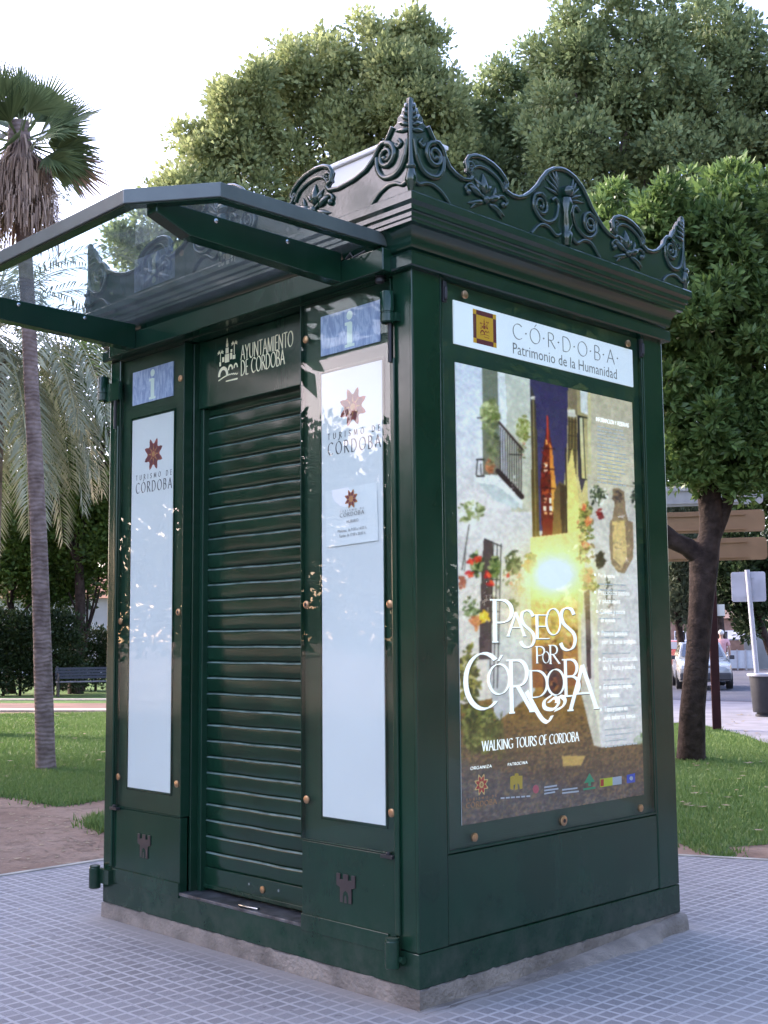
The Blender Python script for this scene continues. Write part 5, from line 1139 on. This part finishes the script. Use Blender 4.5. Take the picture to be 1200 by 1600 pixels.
DATE = leaf_mat('date_palm_leaves', (.10,.12,.08), (.36,.37,.26), trans=.2)
def date_palm():
    D = 21.5; c = np.array(at(-15, 520, D)); root = thing('date_palm', 'grey-green date palm with drooping feather leaves, behind the fan palm trunk', 'palm', (c[0]-.1, c[1], G))
    m_ = MB(); m_.tube([(c[0]-.1, c[1], G-.1), (c[0], c[1], 2.5), (c[0], c[1], c[2]-.2)], [.32,.26,.28], 14); m_.build('trunk', PBARK, root, smooth=60)
    rg = np.random.default_rng(33); V_, R_ = [], []
    def frond(az, el, L, tone):
        d = np.array([math.cos(az)*math.cos(el), math.sin(az)*math.cos(el), math.sin(el)]); p = c.copy(); n_ = 34; st = L/n_; prev = p
        for i in range(n_):
            d = d+np.array([0,0,-.052*(1+i*.03)]); d /= np.linalg.norm(d); prev = p; p = p+d*st
            s_ = np.cross(d, [0,0,1.0]); s_ /= np.linalg.norm(s_)+1e-9; up_ = np.cross(s_, d); w_ = s_*.022*(1-.8*i/n_)
            V_.extend([prev-w_, prev+w_, p+w_, p-w_]); R_.append(min(1, tone+.2))
            if i > 3:
                l = .62*math.sin(math.pi*min(1, (i/n_)*.86+.10))**.6
                for sg in (1, -1):
                    for q in (0, .5):
                        b = prev+(p-prev)*q; e_ = d*.62+s_*sg*.72+up_*.18+rg.normal(0,.06,3); e_ /= np.linalg.norm(e_); tp = b+e_*l*rg.uniform(.9,1.1)+np.array([0,0,-.26*l]); md = b+e_*l*.5
                        x = np.cross(e_, up_); x /= np.linalg.norm(x)+1e-9; x = x*.017
                        V_.extend([b, md+x, tp, md-x]); R_.append(np.clip(tone+rg.normal(0,.15), 0, 1))
    toR = math.atan2(r2.y, r2.x)
    for i in range(44):
        frond(i*2.399, rad(72-2.6*i), 4.1*rg.uniform(.9,1.1), .45+.2*rg.random())
    for (da, el, L) in ((0,20,4.4),(-.25,5,4.0),(.3,30,4.5),(.1,-18,3.6),(-.4,-30,3.4),(-.6,25,4.2),(.6,-5,3.8),(-.1,45,4.6)): frond(toR+da, rad(el), L, .6)
    raw('crown', np.array(V_), np.arange(len(V_)).reshape(-1,4), DATE, root, R_)
date_palm()

# lower trees, hedge and shrubs on the left, behind the path
GL = 'dark leafy trees beyond the left-hand path'
tree('broadleaf_tree', 'dark small tree with bent low limbs, right beside the bench', 113, 37.5, [(130,850,60),(96,900,40),(160,900,46),(140,800,60),(170,830,50),(120,930,22)], L_SHRUB, 15000, .17, 41, tr=.11, group=GL, trunk_top=1.7, barkm=BARK_D, spread=.25)
tree('broadleaf_tree', 'brighter green tree at the left edge, below the palm fronds', 20, 37.5, [(40,780,50),(0,830,70),(55,860,50),(20,910,60),(-30,900,60),(70,930,30)], L_SHRUB, 16000, .17, 42, tr=.14, group=GL, barkm=BARK_D, spread=.25)
tree('broadleaf_tree', 'tall leafy tree between palm trunk and kiosk, sky showing through it', 120, 37, [(110,620,70),(150,660,60),(70,680,60),(190,600,80),(240,690,100),(120,740,70),(30,620,60),(80,780,60),(170,770,70)], L_SHRUB, 22000, .20, 43, tr=.2, group=GL, barkm=BARK_D, spread=.3)
tree('broadleaf_tree', 'very dark tree farthest back on the left', 60, 52, [(0,760,90),(100,800,90),(200,780,90),(-60,880,90),(60,880,80),(170,880,80),(-40,640,100),(300,700,120)], L_HEDGE, 24000, .26, 44, tr=.3, group=GL, barkm=BARK_D, spread=.4)
def hedge(name, label, px0, px1, top, depth, thick, seed, lm, n_):
    a, b = at(px0, 1089, depth), at(px1, 1089, depth); h = at(px0, top, depth).z-G
    c = (a+b)/2; root = thing(name, label, 'hedge', (c.x, c.y, G)); B = []; k = max(3, int((b-a).length/.55))
    for i in range(k+1):
        p = a.lerp(b, i/k); B += [(p.x, p.y, G+h*.22, .5, thick, h*.30), (p.x, p.y, G+h*.48, .55, thick, h*.34), (p.x, p.y, G+h*.74, .5, thick, h*.30)]
    v, f, t_ = leafcloud(B, n_, .11, seed, cluster=5, spread=.12, shell=.5); raw('foliage', v, f, lm, root, t_)
    m_ = MB(); [m_.tube([a.lerp(b, (i+.5)/6)+Vector((0,0,G-a.z)), a.lerp(b, (i+.5)/6)+Vector((0.05,0,G-a.z+h*.7))], [.05,.02], 6) for i in range(6)]; m_.build('stem', BARK_D, root); return root
hedge('hedge', 'dark clipped hedge at the left edge beyond the path', -60, 96, 958, 35.8, .7, 51, L_HEDGE, 30000)
hedge('hedge', 'loose grey-green hedge right behind the bench', 122, 230, 985, 38.5, .5, 52, L_HEDGE, 12000)
hedge('hedge', 'very low dark hedge between clipped hedge and tree', 92, 112, 1020, 39.5, .5, 53, L_HEDGE, 1500)
# trees at the back on the right, behind the signs
GR_ = 'dark trees across the road on the right'
tree('broadleaf_tree', 'dark tree across the road, directly above the back of the grey sign', 1216, 46, [(1165,905,46),(1145,940,30),(1190,940,40),(1150,870,40),(1210,890,50),(1170,975,22)], L_HEDGE, 14000, .22, 61, tr=.2, group=GR_, barkm=BARK_D, spread=.3)
tree('broadleaf_tree', 'grey-green thin tree left of the orange tree trunk', 1062, 50, [(1065,900,34),(1050,950,36),(1075,960,24),(1040,850,50),(1060,800,50)], leaf_mat('grey_leaves', (.05,.07,.045), (.14,.17,.10), trans=.25), 9000, .24, 62, tr=.2, group=GR_, barkm=BARK_D, spread=.4)
tree('broadleaf_tree', 'mid green tree between the brown sign boards and dark tree', 1120, 56, [(1125,885,40),(1140,860,40),(1100,850,60),(1180,830,70),(1120,780,80),(1200,760,90),(1050,760,80)], L_SHRUB, 15000, .30, 63, tr=.3, group=GR_, barkm=BARK_D, spread=.4)

# trees that stand behind and beside the photographer: most show in the glass and the paint
def square_tree(label, x, y):
    root = thing('square_tree', label, 'tree', (x, y, G), GN)
    rr = random.Random(77); B = []
    for i in range(16):
        t = i*2.399; q = 1.9*math.sqrt((i%8+.5)/8); B.append((x+q*math.cos(t), y+q*math.sin(t), 1.7+3.1*rr.random()-.25*q, 1.0+.5*rr.random(), 1.0+.5*rr.random(), .9+.5*rr.random()))
    v, f, t_ = leafcloud(B, 16000, .17, 78, cluster=7, spread=.25, shell=.5); raw('crown', v, f, L_SHRUB, root, t_)
    m_ = MB(); m_.tube([(x, y, G-.1), (x+.05, y, 1.2), (x, y+.1, 2.4), (x, y, 3.6)], [.17,.14,.12,.06], 10)
    for b in B[::3]: m_.tube([(x, y+.05, 1.9), ((x+b[0])/2, (y+b[1])/2, b[2]), b[:3]], [.07,.05,.02], 7)
    m_.build('trunk', BARK, root, smooth=60); return root
def copy_tree(src, label, loc, rz, sc):
    c = src.copy(); COL.objects.link(c); c.location = loc; c.rotation_euler = (0, 0, rz); c.scale = (sc,)*3; c['label'] = label
    for ch in src.children:
        d = ch.copy(); COL.objects.link(d); d.parent = c
    return c
GN = 'trees around the square behind the camera'
src = square_tree('tree reflected in the right-hand door window', -14.0, -15.5)
src.scale = (1.2,)*3
for x, y, rz, sc, lb in ((-18,-12.5,1.0,1.3,'tree reflected in the left door window'), (-10.5,-20,2.6,1.3,'tree standing before the door, beyond the square'), (-5.5,-22,4.0,1.15,'tree farther along the square, facing the door'), (-23,-8.5,5.0,1.2,'tree at the far left of the square'), (1,-23,1.4,1.2,'tree behind the photographer'),
    (13,12,.6,2.1,'tree reflected in the middle of the poster glass'), (10,17,2.2,2.2,'tree reflected in the far part of the poster glass'), (17,8,3.6,2.2,'tree reflected in the near part of the poster glass'), (20,2,5.2,1.6,'tree to the right of the photographer'), (6,22,.2,1.9,'tree beyond the right-hand lawn'), (20,15,1.9,2.7,'tallest tree opposite the poster'), (-17.5,-5.2,2.0,3.0,'unseen tall tree added left of the door to keep the sun off the kiosk'), (-24,-9.5,4.4,3.2,'unseen tallest tree added farther left of the door to block the sun'), (14,-16,2.9,1.3,'tree diagonally behind the photographer')):  # the two tall trees left of the door are unseen sun blockers, added for shade
    copy_tree(src, lb, (x, y, G), rz, sc)

# a distant belt of trees all round the park, one mass at this range
rg = np.random.default_rng(91); B = []
for i in range(150):
    t = 2*math.pi*i/150; q = 118+rg.uniform(-8, 10); h = rg.uniform(4.5, 7.5)
    B.append((q*math.cos(t)-1, q*math.sin(t)+1, G+h*.62, 4.2, 4.2, h*.75)); B.append((q*math.cos(t+.02)-1, q*math.sin(t+.02)+1, G+h*.25, 4.0, 4.0, h*.45))
v, f, t_ = leafcloud(B, 42000, 1.0, 92, cluster=6, spread=.9, shell=.5, aspect=.8); o = raw('far_wood', v, f, L_HEDGE, attr=t_); o['kind'] = 'stuff'; tag(o, 'distant belt of dark trees round the park', 'woods')

# ------------------------------------------------------------------ street things
def frame_at(px, depth, yaw_off=0.0, z=G):
    """ground point below a surveyed bearing, with axes across and towards the camera"""
    p = at(px, 993, depth); p.z = z; a = Vector((CAM.x-p.x, CAM.y-p.y, 0)).normalized()
    R = Matrix.Rotation(yaw_off, 3, 'Z'); f = R @ a; s_ = Vector((-f.y, f.x, 0))     # f: towards camera, s_: to the right as seen
    return p, s_, f
class LB(MB):
    """a builder working in across (u), towards (w), up (h) axes"""
    def __init__(s, fr): super().__init__(); s.fr = fr
    def q(s, u, w_, h): p, a, b = s.fr; return tuple(p+a*u+b*w_+Vector((0, 0, h)))
    def bx(s, u0, u1, w0, w1, h0, h1):
        return s.add([s.q(*c) for c in ((u0,w0,h0),(u1,w0,h0),(u1,w1,h0),(u0,w1,h0),(u0,w0,h1),(u1,w0,h1),(u1,w1,h1),(u0,w1,h1))], [(0,3,2,1),(4,5,6,7),(0,1,5,4),(1,2,6,5),(2,3,7,6),(3,0,4,7)])
    def tb(s, pts, r, n=8): return s.tube([s.q(*p) for p in pts], r, n)
MAROON = mat('maroon_paint', (.030,.007,.008), rough=.6, spec=.2, var=.2); BROWN = mat('sign_brown', (.26,.150,.075), rough=.6, var=.10, scale=2); SGREY = mat('sign_grey', (.36,.35,.34), rough=.55, var=.08)
GALV = mat('galvanised', (.40,.41,.46), rough=.5, metal=.3, var=.12, scale=3)
# direction sign: three boards on maroon posts, seen from behind
fr = frame_at(1115, 20.6); k = 20.6/F_PX; Hh = lambda py: (993-py)*k+1.5-G
t = thing('direction_sign', 'three long direction boards on maroon posts, seen from behind the orange tree', 'sign', fr[0])
for u in (0, -1.75):
    m_ = LB(fr); m_.bx(u-.075, u+.075, -.075, .075, 0, Hh(752)); m_.build('post', MAROON, t, bevel=.015)
def board(py0, py1, x1, mt, lab):
    m_ = LB(fr); u0, u1 = (955-1115)*k, (x1-1115)*k; h0, h1 = Hh(py1), Hh(py0); r_ = .07; ol = []
    for cx, cy, a0 in ((u1-r_, h1-r_, 0), (u0+r_, h1-r_, 90), (u0+r_, h0+r_, 180), (u1-r_, h0+r_, 270)):
        ol += [(cx+r_*math.cos(rad(a0+15*i)), cy+r_*math.sin(rad(a0+15*i))) for i in range(7)]
    m_.prism(ol, lambda a, b, d: m_.q(a, d, b), .078, .110); o = m_.build('sign_board', mt, t, bevel=.004); o['label'] = lab
    m_ = LB(fr); m_.bx(u0+.12, u1-.32, .110, .135, h1-.085, h1-.055); m_.bx(u0+.12, u1-.32, .110, .135, h0+.04, h0+.07); m_.build('rail', mt, o)
board(757, 789, 1197, SGREY, 'grey topmost board'); board(798, 832, 1198, BROWN, 'brown middle board'); board(841, 876, 1200, BROWN, 'brown lowest board')
m_ = LB(fr); m_.bx(.03, .20, .0, .014, Hh(962), Hh(944)); m_.build('small_plate', WHITE_P, t)
# back of a road sign on a leaning galvanised pole
fr = frame_at(1183, 25.6); k = 25.6/F_PX; t = thing('road_sign', 'back of a grey rectangular road sign on a leaning galvanised pole', 'sign', fr[0])
H2_ = lambda py: (993-py)*k+1.5-G
m_ = LB(fr); m_.tb([(0, 0, 0), ((1172-1183)*k, 0, H2_(890))], .052, 12); m_.build('pole', GALV, t, smooth=40)
m_ = LB(fr); u0, u1, h0, h1 = (1147-1183)*k, (1199-1183)*k, H2_(940), H2_(893); r_ = .05; ol = []
for cx, cy, a0 in ((u1-r_, h1-r_, 0), (u0+r_, h1-r_, 90), (u0+r_, h0+r_, 180), (u1-r_, h0+r_, 270)): ol += [(cx+r_*math.cos(rad(a0+15*i)), cy+r_*math.sin(rad(a0+15*i))) for i in range(7)]
m_.prism(ol, lambda a, b, d: m_.q(a, d, b), -.085, -.060); o = m_.build('sign_plate', GALV, t, bevel=.004)
for hh in (h0+.12, h1-.12): m_ = LB(fr); m_.bx((1174-1183)*k-.09, (1174-1183)*k+.09, -.062, -.02, hh-.02, hh+.02); m_.build('clamp', GALV, o)
# waste bin
fr = frame_at(1188, 23.9); t = thing('waste_bin', 'dark grey tapered waste bin with a pale rim, under the grey road sign', 'bin', fr[0]); c = fr[0]
BIN = mat('bin_plastic', (.024,.026,.032), rough=.6, var=.15)
m_ = MB(); m_.lathe([(.19,.075),(.20,.09),(.245,.74),(.250,.78),(.235,.78),(.20,.15)], c, 24); m_.build('body', BIN, t, smooth=35)
m_ = MB(); m_.lathe([(.252,.775),(.285,.785),(.292,.81),(.285,.835),(.20,.842),(.195,.80)], c, 24); m_.build('rim', GALV, t, smooth=40)
m_ = MB(); m_.lathe([(.16,0),(.16,.03),(.13,.05),(.13,.09)], c, 20); m_.build('foot', BIN, t, smooth=35)

# cars
TYRE = mat('tyre', (.015,.015,.017), rough=.8); RIM = mat('wheel_rim', (.35,.35,.37), rough=.35, metal=.7); CGLASS = mat('car_glass', (.02,.028,.045), rough=.05, coat=1.0, spec=.8); LAMP = mat('lamp_lens', (.65,.66,.66), rough=.1, coat=1.0); TRIM = mat('bumper_trim', (.035,.035,.04), rough=.6)
def car(label, px, depth, yaw, paint, group=None):
    fr = frame_at(px, depth, yaw); t = thing('parked_car', label, 'car', fr[0], group); HW = .80
    # stations from nose (w = 1.95) to tail: (w, bottom, belt, half width)
    st = [(1.95,.40,.62,.60),(1.88,.26,.72,.72),(1.55,.22,.82,.79),(1.05,.22,.90,HW),(.6,.22,.93,HW),(-.6,.22,.95,HW),(-1.5,.24,.95,.79),(-1.85,.30,.90,.75),(-1.95,.40,.80,.68)]
    m_ = LB(fr); vv = []
    for w_, b, h, x in st:
        for u, z in ((-x*.92,b),(-x,b+.12),(-x*1.01,(b+h)/2+.04),(-x*.97,h-.05),(-x*.86,h),(0,h+.025),(x*.86,h),(x*.97,h-.05),(x*1.01,(b+h)/2+.04),(x,b+.12),(x*.92,b)): vv.append(m_.q(u, w_, z))
    n_ = 11; K_ = len(st)
    m_.add(vv, [(i*n_+j, i*n_+(j+1) % n_, (i+1)*n_+(j+1) % n_, (i+1)*n_+j) for i in range(K_-1) for j in range(n_)]+[tuple(range(n_)), tuple((K_-1)*n_+j for j in range(n_-1, -1, -1))])
    body = m_.build('body', paint, t, smooth=38)
    # cabin: pillars and roof, with the panes set in
    m_ = LB(fr); base = [(.92,.93,.70),(-1.72,.95,.70)]; top = [(.28,1.36,.56),(-1.25,1.38,.56)]
    P_ = lambda s, e, tt, u: None
    F0, F1, T0, T1 = (.95,.91,.72), (-1.78,.93,.70), (.25,1.39,.575), (-1.32,1.39,.565)
    vv = [m_.q(s*a[2], a[0], a[1]) for a in (F0, F1, T1, T0) for s in (-1, 1)]
    m_.add(vv, [(0,1,7,6),(2,4,5,3),(0,6,4,2),(1,3,5,7),(6,7,5,4),(0,2,3,1)]); cb = m_.build('cabin', paint, t, bevel=.03, smooth=40)
    def pane(name, quad):
        m2 = LB(fr); m2.add([m2.q(*c) for c in quad], [(0,1,2,3)]); return m2.build(name, CGLASS, cb)
    L = lambda a, b, tt: tuple(a[i]*(1-tt)+b[i]*tt for i in range(3))
    f0 = lambda s, tt, o_=.012: (s*(F0[2]*(1-tt)+T0[2]*tt)*.88, F0[0]*(1-tt)+T0[0]*tt+o_, F0[1]*(1-tt)+T0[1]*tt+o_)
    pane('windscreen', [f0(-1,.10), f0(1,.10), f0(1,.90), f0(-1,.90)])
    r0 = lambda s, tt, o_=.012: (s*(F1[2]*(1-tt)+T1[2]*tt)*.86, F1[0]*(1-tt)+T1[0]*tt-o_, F1[1]*(1-tt)+T1[1]*tt+o_)
    pane('rear_window', [r0(1,.14), r0(-1,.14), r0(-1,.88), r0(1,.88)])
    for s in (-1, 1):
        sd_ = lambda v, tt: (s*((F0[2]*(1-tt)+T0[2]*tt)+.012), (F0[0]*(1-tt)+T0[0]*tt)*(1-v)+(F1[0]*(1-tt)+T1[0]*tt)*v, F0[1]*(1-tt)+T0[1]*tt)
        for v0, v1 in ((.09,.46),(.51,.90)): pane('side_window', [sd_(v0,.14), sd_(v1,.14), sd_(v1,.86), sd_(v0,.86)])
        m2 = LB(fr); m2.bx(s*.56-.14, s*.56+.14, 1.84, 1.915, .60, .73); m2.build('headlight', LAMP, t, bevel=.02)
        m2 = LB(fr); m2.bx(s*.80, s*.95, .72, .84, .88, 1.0); m2.build('mirror', TRIM, t, bevel=.02)
        m2 = LB(fr); m2.bx(s*.60-.08, s*.60+.08, -1.96, -1.90, .62, .82); m2.build('tail_light', mat_red, t, bevel=.01)
        for w_ in (1.22, -1.25):
            pr = [(.17,-.09),(.285,-.09),(.300,-.07),(.300,.07),(.285,.09),(.17,.09)]; vv = []; nn = 20; m2 = LB(fr)
            for r_, a in pr: vv += [m2.q(s*.73+a, w_+r_*math.cos(2*math.pi*j/nn), .30+r_*math.sin(2*math.pi*j/nn)) for j in range(nn)]
            m2.add(vv, [(i*nn+j, i*nn+(j+1) % nn, ((i+1) % 6)*nn+(j+1) % nn, ((i+1) % 6)*nn+j) for i in range(6) for j in range(nn)]); wh = m2.build('wheel', TYRE, t, smooth=40)
            m2 = LB(fr); m2.add([m2.q(s*(.73+.075), w_+.175*math.cos(2*math.pi*j/nn), .30+.175*math.sin(2*math.pi*j/nn)) for j in range(nn)]+[m2.q(s*.76, w_, .30)], [(j, (j+1) % nn, nn) for j in range(nn)]); m2.build('rim', RIM, wh)
    m2 = LB(fr); m2.bx(-.74, .74, 1.86, 2.0, .28, .50); m2.build('bumper', TRIM, t, bevel=.04)
    m2 = LB(fr); m2.bx(-.72, .72, -2.0, -1.88, .30, .52); m2.build('bumper', TRIM, t, bevel=.04)
    m2 = LB(fr); m2.bx(-.34, .34, 1.90, 1.945, .58, .70); m2.build('grille', TRIM, t, bevel=.01)
    return t
mat_red = mat('tail_lens', (.30,.01,.01), rough=.2, coat=1.0)
car('white hatchback with dark bumpers facing the camera, partly behind the orange tree trunk', 1093, 37.4, rad(4), mat('white_car_paint', (.27,.28,.29), rough=.25, coat=.8))
car('red car parked far down the road behind the white hatchback', 1061, 58, rad(60), mat('red_car_paint', (.22,.03,.025), rough=.25, coat=.8))
car('pale grey car parked far down the road, beside the red car', 1076, 62, rad(75), mat('grey_car_paint', (.45,.46,.52), rough=.25, coat=.8))

# walls, cabinet and brick house across the road
BRICK = mat('brick', (.20,.12,.095), rough=.9, col2=(.30,.19,.15), scale=3)
WALLG = mat('grey_render', (.26,.28,.29), rough=.9, var=.12, scale=1.2); PANELW = mat('pale_panel', (.48,.52,.58), rough=.6, var=.06)
def block(name, label, cat, px0, px1, py0, py1, depth, thick, mt, h0=0.0):
    fr = frame_at((px0+px1)/2, depth); k = depth/F_PX; w_ = (px1-px0)*k/2; h = (993-py0)*k+1.5-G; hb = max(0, (993-py1)*k+1.5-G) if h0 is None else h0
    t = thing(name, label, cat, fr[0]); return t, fr, w_, h, hb
t, fr, w_, h, hb = block('low_wall', 'grey rendered low wall across the road, behind the leaning pole', 'wall', 1157, 1260, 989, 1044, 57, .3, WALLG)
m_ = LB(fr); m_.bx(-w_, w_, -.3, 0, 0, h); m_.build('wall', WALLG, t); m_ = LB(fr); m_.bx(-w_-.04, w_+.04, -.34, .04, h, h+.06); m_.build('coping', CONC, t, bevel=.01)
t, fr, w_, h, hb = block('barrier', 'pale panel barrier standing in front of the grey wall, by the person in pink', 'barrier', 1138, 1177, 1016, 1042, 55.5, .1, PANELW)
for i in range(3): m_ = LB(fr); u = -w_+2*w_*i/3; m_.bx(u+.01, u+2*w_/3-.01, -.05, 0, .08, h); m_.build('panel', PANELW, t, bevel=.01)
for u in (-w_, -w_/3, w_/3, w_): m_ = LB(fr); m_.bx(u-.03, u+.03, -.08, .03, 0, h+.04); m_.build('post', GALV, t)
t, fr, w_, h, hb = block('brick_cabinet', 'small brick cabinet with a sloping grey metal lid, behind the pale barrier', 'cabinet', 1139, 1161, 1000, 1042, 56.6, .5, BRICK)
m_ = LB(fr); m_.bx(-w_, w_, -.6, -.02, 0, h); m_.build('body', BRICK, t)
m_ = LB(fr); m_.add([m_.q(*c) for c in ((-w_-.05,0,h),(w_+.05,0,h),(w_+.05,-.62,h),(-w_-.05,-.62,h),(-w_-.05,0,h+.06),(w_+.05,0,h+.06),(w_+.05,-.62,h+.42),(-w_-.05,-.62,h+.42))], [(0,3,2,1),(4,5,6,7),(0,1,5,4),(1,2,6,5),(2,3,7,6),(3,0,4,7)]); m_.build('lid', GALV, t)
t, fr, w_, h, hb = block('meter_box', 'small white box on top of the grey wall', 'box', 1163, 1175, 979, 989, 57.3, .2, WHITE_P)
m_ = LB(fr); hb = (993-989)*57/F_PX+1.5-G+.06; m_.bx(-w_, w_, -.25, 0, hb, h+.08); m_.build('body', WHITE_P, t, bevel=.01); m_ = LB(fr); m_.bx(-w_*.7, w_*.7, 0, .012, hb+.04, h+.03); m_.build('door', SGREY, t)
t, fr, w_, h, hb = block('brick_house', 'brown brick house low behind the car and the person', 'building', 1040, 1150, 966, 1042, 72, 6, BRICK)
m_ = LB(fr); m_.bx(-w_, w_, -6, 0, 0, h); m_.build('wall', BRICK, t)
m_ = LB(fr); m_.add([m_.q(*c) for c in ((-w_-.3,.3,h),(w_+.3,.3,h),(w_+.3,-6.3,h),(-w_-.3,-6.3,h),(-w_+1,-3,h+1.1),(w_-1,-3,h+1.1))], [(0,1,5,4),(1,2,5),(2,3,4,5),(3,0,4),(0,3,2,1)]); m_.build('roof', mat('roof_tiles', (.16,.10,.08), rough=.9, var=.2), t)
for u in (-1.2, .4, 1.6):
    m_ = LB(fr); m_.bx(u-.35, u+.35, 0, .03, .9, 1.9); f = m_.build('window', WHITE_P, t); m_ = LB(fr); m_.bx(u-.29, u+.29, .03, .034, .96, 1.84); m_.build('pane', CGLASS, f)

# person standing behind the white car, seen from behind
def person(px, depth):
    fr = frame_at(px, depth); root = thing('person', 'person in a pink shirt and pale trousers seen from behind, by the white car', 'person', fr[0])
    SK = mat('skin', (.42,.26,.19), rough=.6); PINK = mat('pink_cloth', (.62,.34,.36), rough=.9, var=.08); TROU = mat('pale_trousers', (.50,.44,.36), rough=.9, var=.1); HAIR = mat('white_hair', (.62,.60,.58), rough=.8)
    def skinned(name, joints, edges, mt, par, root_i=0):
        me = bpy.data.meshes.new(name); me.from_pydata([Vector(LB(fr).q(*j[0]))-ORG[par.name] for j in joints], edges, [])
        o = bpy.data.objects.new(name, me); COL.objects.link(o); o.parent = par; ORG[o.name] = ORG[par.name]; me.materials.append(mt)
        md = o.modifiers.new('skin', 'SKIN'); md.use_smooth_shade = True
        for i, j in enumerate(joints): v = me.skin_vertices[0].data[i]; v.radius = (j[1], j[2] if len(j) > 2 else j[1]); v.use_root = i == root_i
        sb = o.modifiers.new('subdivision', 'SUBSURF'); sb.levels = 2; sb.render_levels = 2; return o
    J = [((0,0,.95),.13,.10),((0,0,1.15),.13,.095),((0,0,1.38),.15,.10),((0,0,1.50),.055),((0,.02,1.58),.06),((0,.03,1.66),.085,.095),((0,.02,1.74),.06),
         ((.19,0,1.42),.055),((.25,.02,1.16),.042),((.26,-.06,.93),.032),((.26,-.09,.83),.028),((-.19,0,1.42),.055),((-.25,.02,1.16),.042),((-.24,-.10,.95),.032),((-.23,-.14,.86),.028),
         ((.10,0,.86),.085),((.11,-.02,.48),.058),((.11,.03,.08),.042),((.11,-.14,.04),.038),((-.10,0,.86),.085),((-.11,.03,.48),.058),((-.11,.10,.08),.042),((-.11,-.06,.04),.038)]
    E = [(0,1),(1,2),(2,3),(3,4),(4,5),(5,6),(2,7),(7,8),(8,9),(9,10),(2,11),(11,12),(12,13),(13,14),(0,15),(15,16),(16,17),(17,18),(0,19),(19,20),(20,21),(21,22)]
    b = skinned('body', J, E, SK, root)
    skinned('shirt', [((0,0,.93),.165,.13),((0,0,1.15),.16,.125),((0,0,1.38),.175,.125),((0,0,1.46),.085),((.20,0,1.42),.075),((.245,.01,1.22),.066),((-.20,0,1.42),.075),((-.245,.01,1.22),.066)], [(0,1),(1,2),(2,3),(2,4),(4,5),(2,6),(6,7)], PINK, b)
    skinned('trousers', [((0,0,.93),.155,.12),((.10,0,.84),.105),((.11,-.02,.48),.078),((.11,.03,.10),.066),((-.10,0,.84),.105),((-.11,.03,.48),.078),((-.11,.10,.10),.066)], [(0,1),(1,2),(2,3),(0,4),(4,5),(5,6)], TROU, b)
    m_ = MB(); m_.ball(LB(fr).q(0, .035, 1.70), .098, .105, .095, 12, 8); m_.build('hair', HAIR, b, smooth=180)
person(1127, 41.5)

# ---- left: bench, yellow gate pillar, white house
IRON = mat('cast_iron', (.018,.018,.020), rough=.5); SLAT = mat('bench_slats', (.16,.15,.17), rough=.7, var=.2)
fr = frame_at(132, 35.2, rad(6)); t = thing('park_bench', 'dark iron park bench with slatted seat beyond the left-hand lawn', 'bench', fr[0])
m_ = LB(fr); [m_.bx(-.80, .80, .02+.105*i, .105+.105*i, .405, .435) for i in range(4)]; m_.build('seat', SLAT, t)
m_ = LB(fr); [m_.add([m_.q(u, -.02-.035*i-(.03 if b else 0), .50+.085*i) for u, b in ((-.80,0),(.80,0))]+[m_.q(u, -.05-.035*i, .57+.085*i) for u in (.80,-.80)]+[m_.q(u, -.045-.035*i, .50+.085*i) for u in (-.80,.80)]+[m_.q(u, -.075-.035*i, .57+.085*i) for u in (.80,-.80)], [(0,1,2,3),(7,6,5,4),(0,4,5,1),(3,2,6,7),(0,3,7,4),(1,5,6,2)]) for i in range(4)]; m_.build('backrest', IRON, t)
for u in (-.74, .74):
    m_ = LB(fr); m_.tb([(u,.44,0),(u,.40,.20),(u,.43,.40)], .028); m_.tb([(u,-.06,0),(u,0,.22),(u,-.02,.42),(u,-.18,.86)], .028); m_.tb([(u,-.08,.62),(u,.12,.66),(u,.36,.63),(u,.46,.57),(u,.42,.50),(u,.43,.40)], .024); m_.tb([(u,.41,.38),(u,.0,.40)], .025)
    m_.tb([(u,.10,.44),(u,.20,.55),(u,.30,.50),(u,.24,.44)], .015); m_.build('leg', IRON, t, smooth=60)
OCHRE = mat('ochre_render', (.46,.29,.10), rough=.9, var=.1); WHITEW = mat('white_render', (.60,.62,.68), rough=.9, var=.08, scale=1)
fr = frame_at(104, 44); k = 44/F_PX; t = thing('gate_pillar', 'ochre gate pillar with a wider cap behind the small tree', 'pillar', fr[0]); h = (993-986)*k+1.5-G
m_ = LB(fr); m_.bx(-8*k, 8*k, -.35, 0, 0, h-.42); m_.build('shaft', OCHRE, t, bevel=.01); m_ = LB(fr); m_.bx(-8.5*k, 13*k, -.42, .07, h-.42, h); m_.build('cap', OCHRE, t, bevel=.01)
m_ = LB(fr); m_.bx(8*k, 11*k, -.12, -.04, 0, h-.42); m_.build('gate', mat('rusty_iron', (.09,.03,.018), rough=.8), t)
fr = frame_at(110, 56); k = 56/F_PX; t = thing('white_house', 'low white rendered house glimpsed between the trees on the left', 'building', fr[0]); h = (993-926)*k+1.5-G; W = 9
m_ = LB(fr); m_.bx(-W, W, -6, 0, 0, h); m_.build('wall', WHITEW, t)
m_ = LB(fr); m_.add([m_.q(*c) for c in ((-W-.3,.3,h),(W+.3,.3,h),(W+.3,-6.3,h),(-W-.3,-6.3,h),(-W+2,-3,h+1.3),(W-2,-3,h+1.3))], [(0,1,5,4),(1,2,5),(2,3,4,5),(3,0,4),(0,3,2,1)]); m_.build('roof', mat('clay_tiles', (.28,.14,.08), rough=.9, var=.25, scale=5), t)
for u in (-5, -2.4, 3.4, 6.2):
    m_ = LB(fr); m_.bx(u-.5, u+.5, 0, .04, 1.0, 2.3); f = m_.build('window', SGREY, t); m_ = LB(fr); m_.bx(u-.42, u+.42, .04, .045, 1.08, 2.22); m_.build('pane', CGLASS, f)
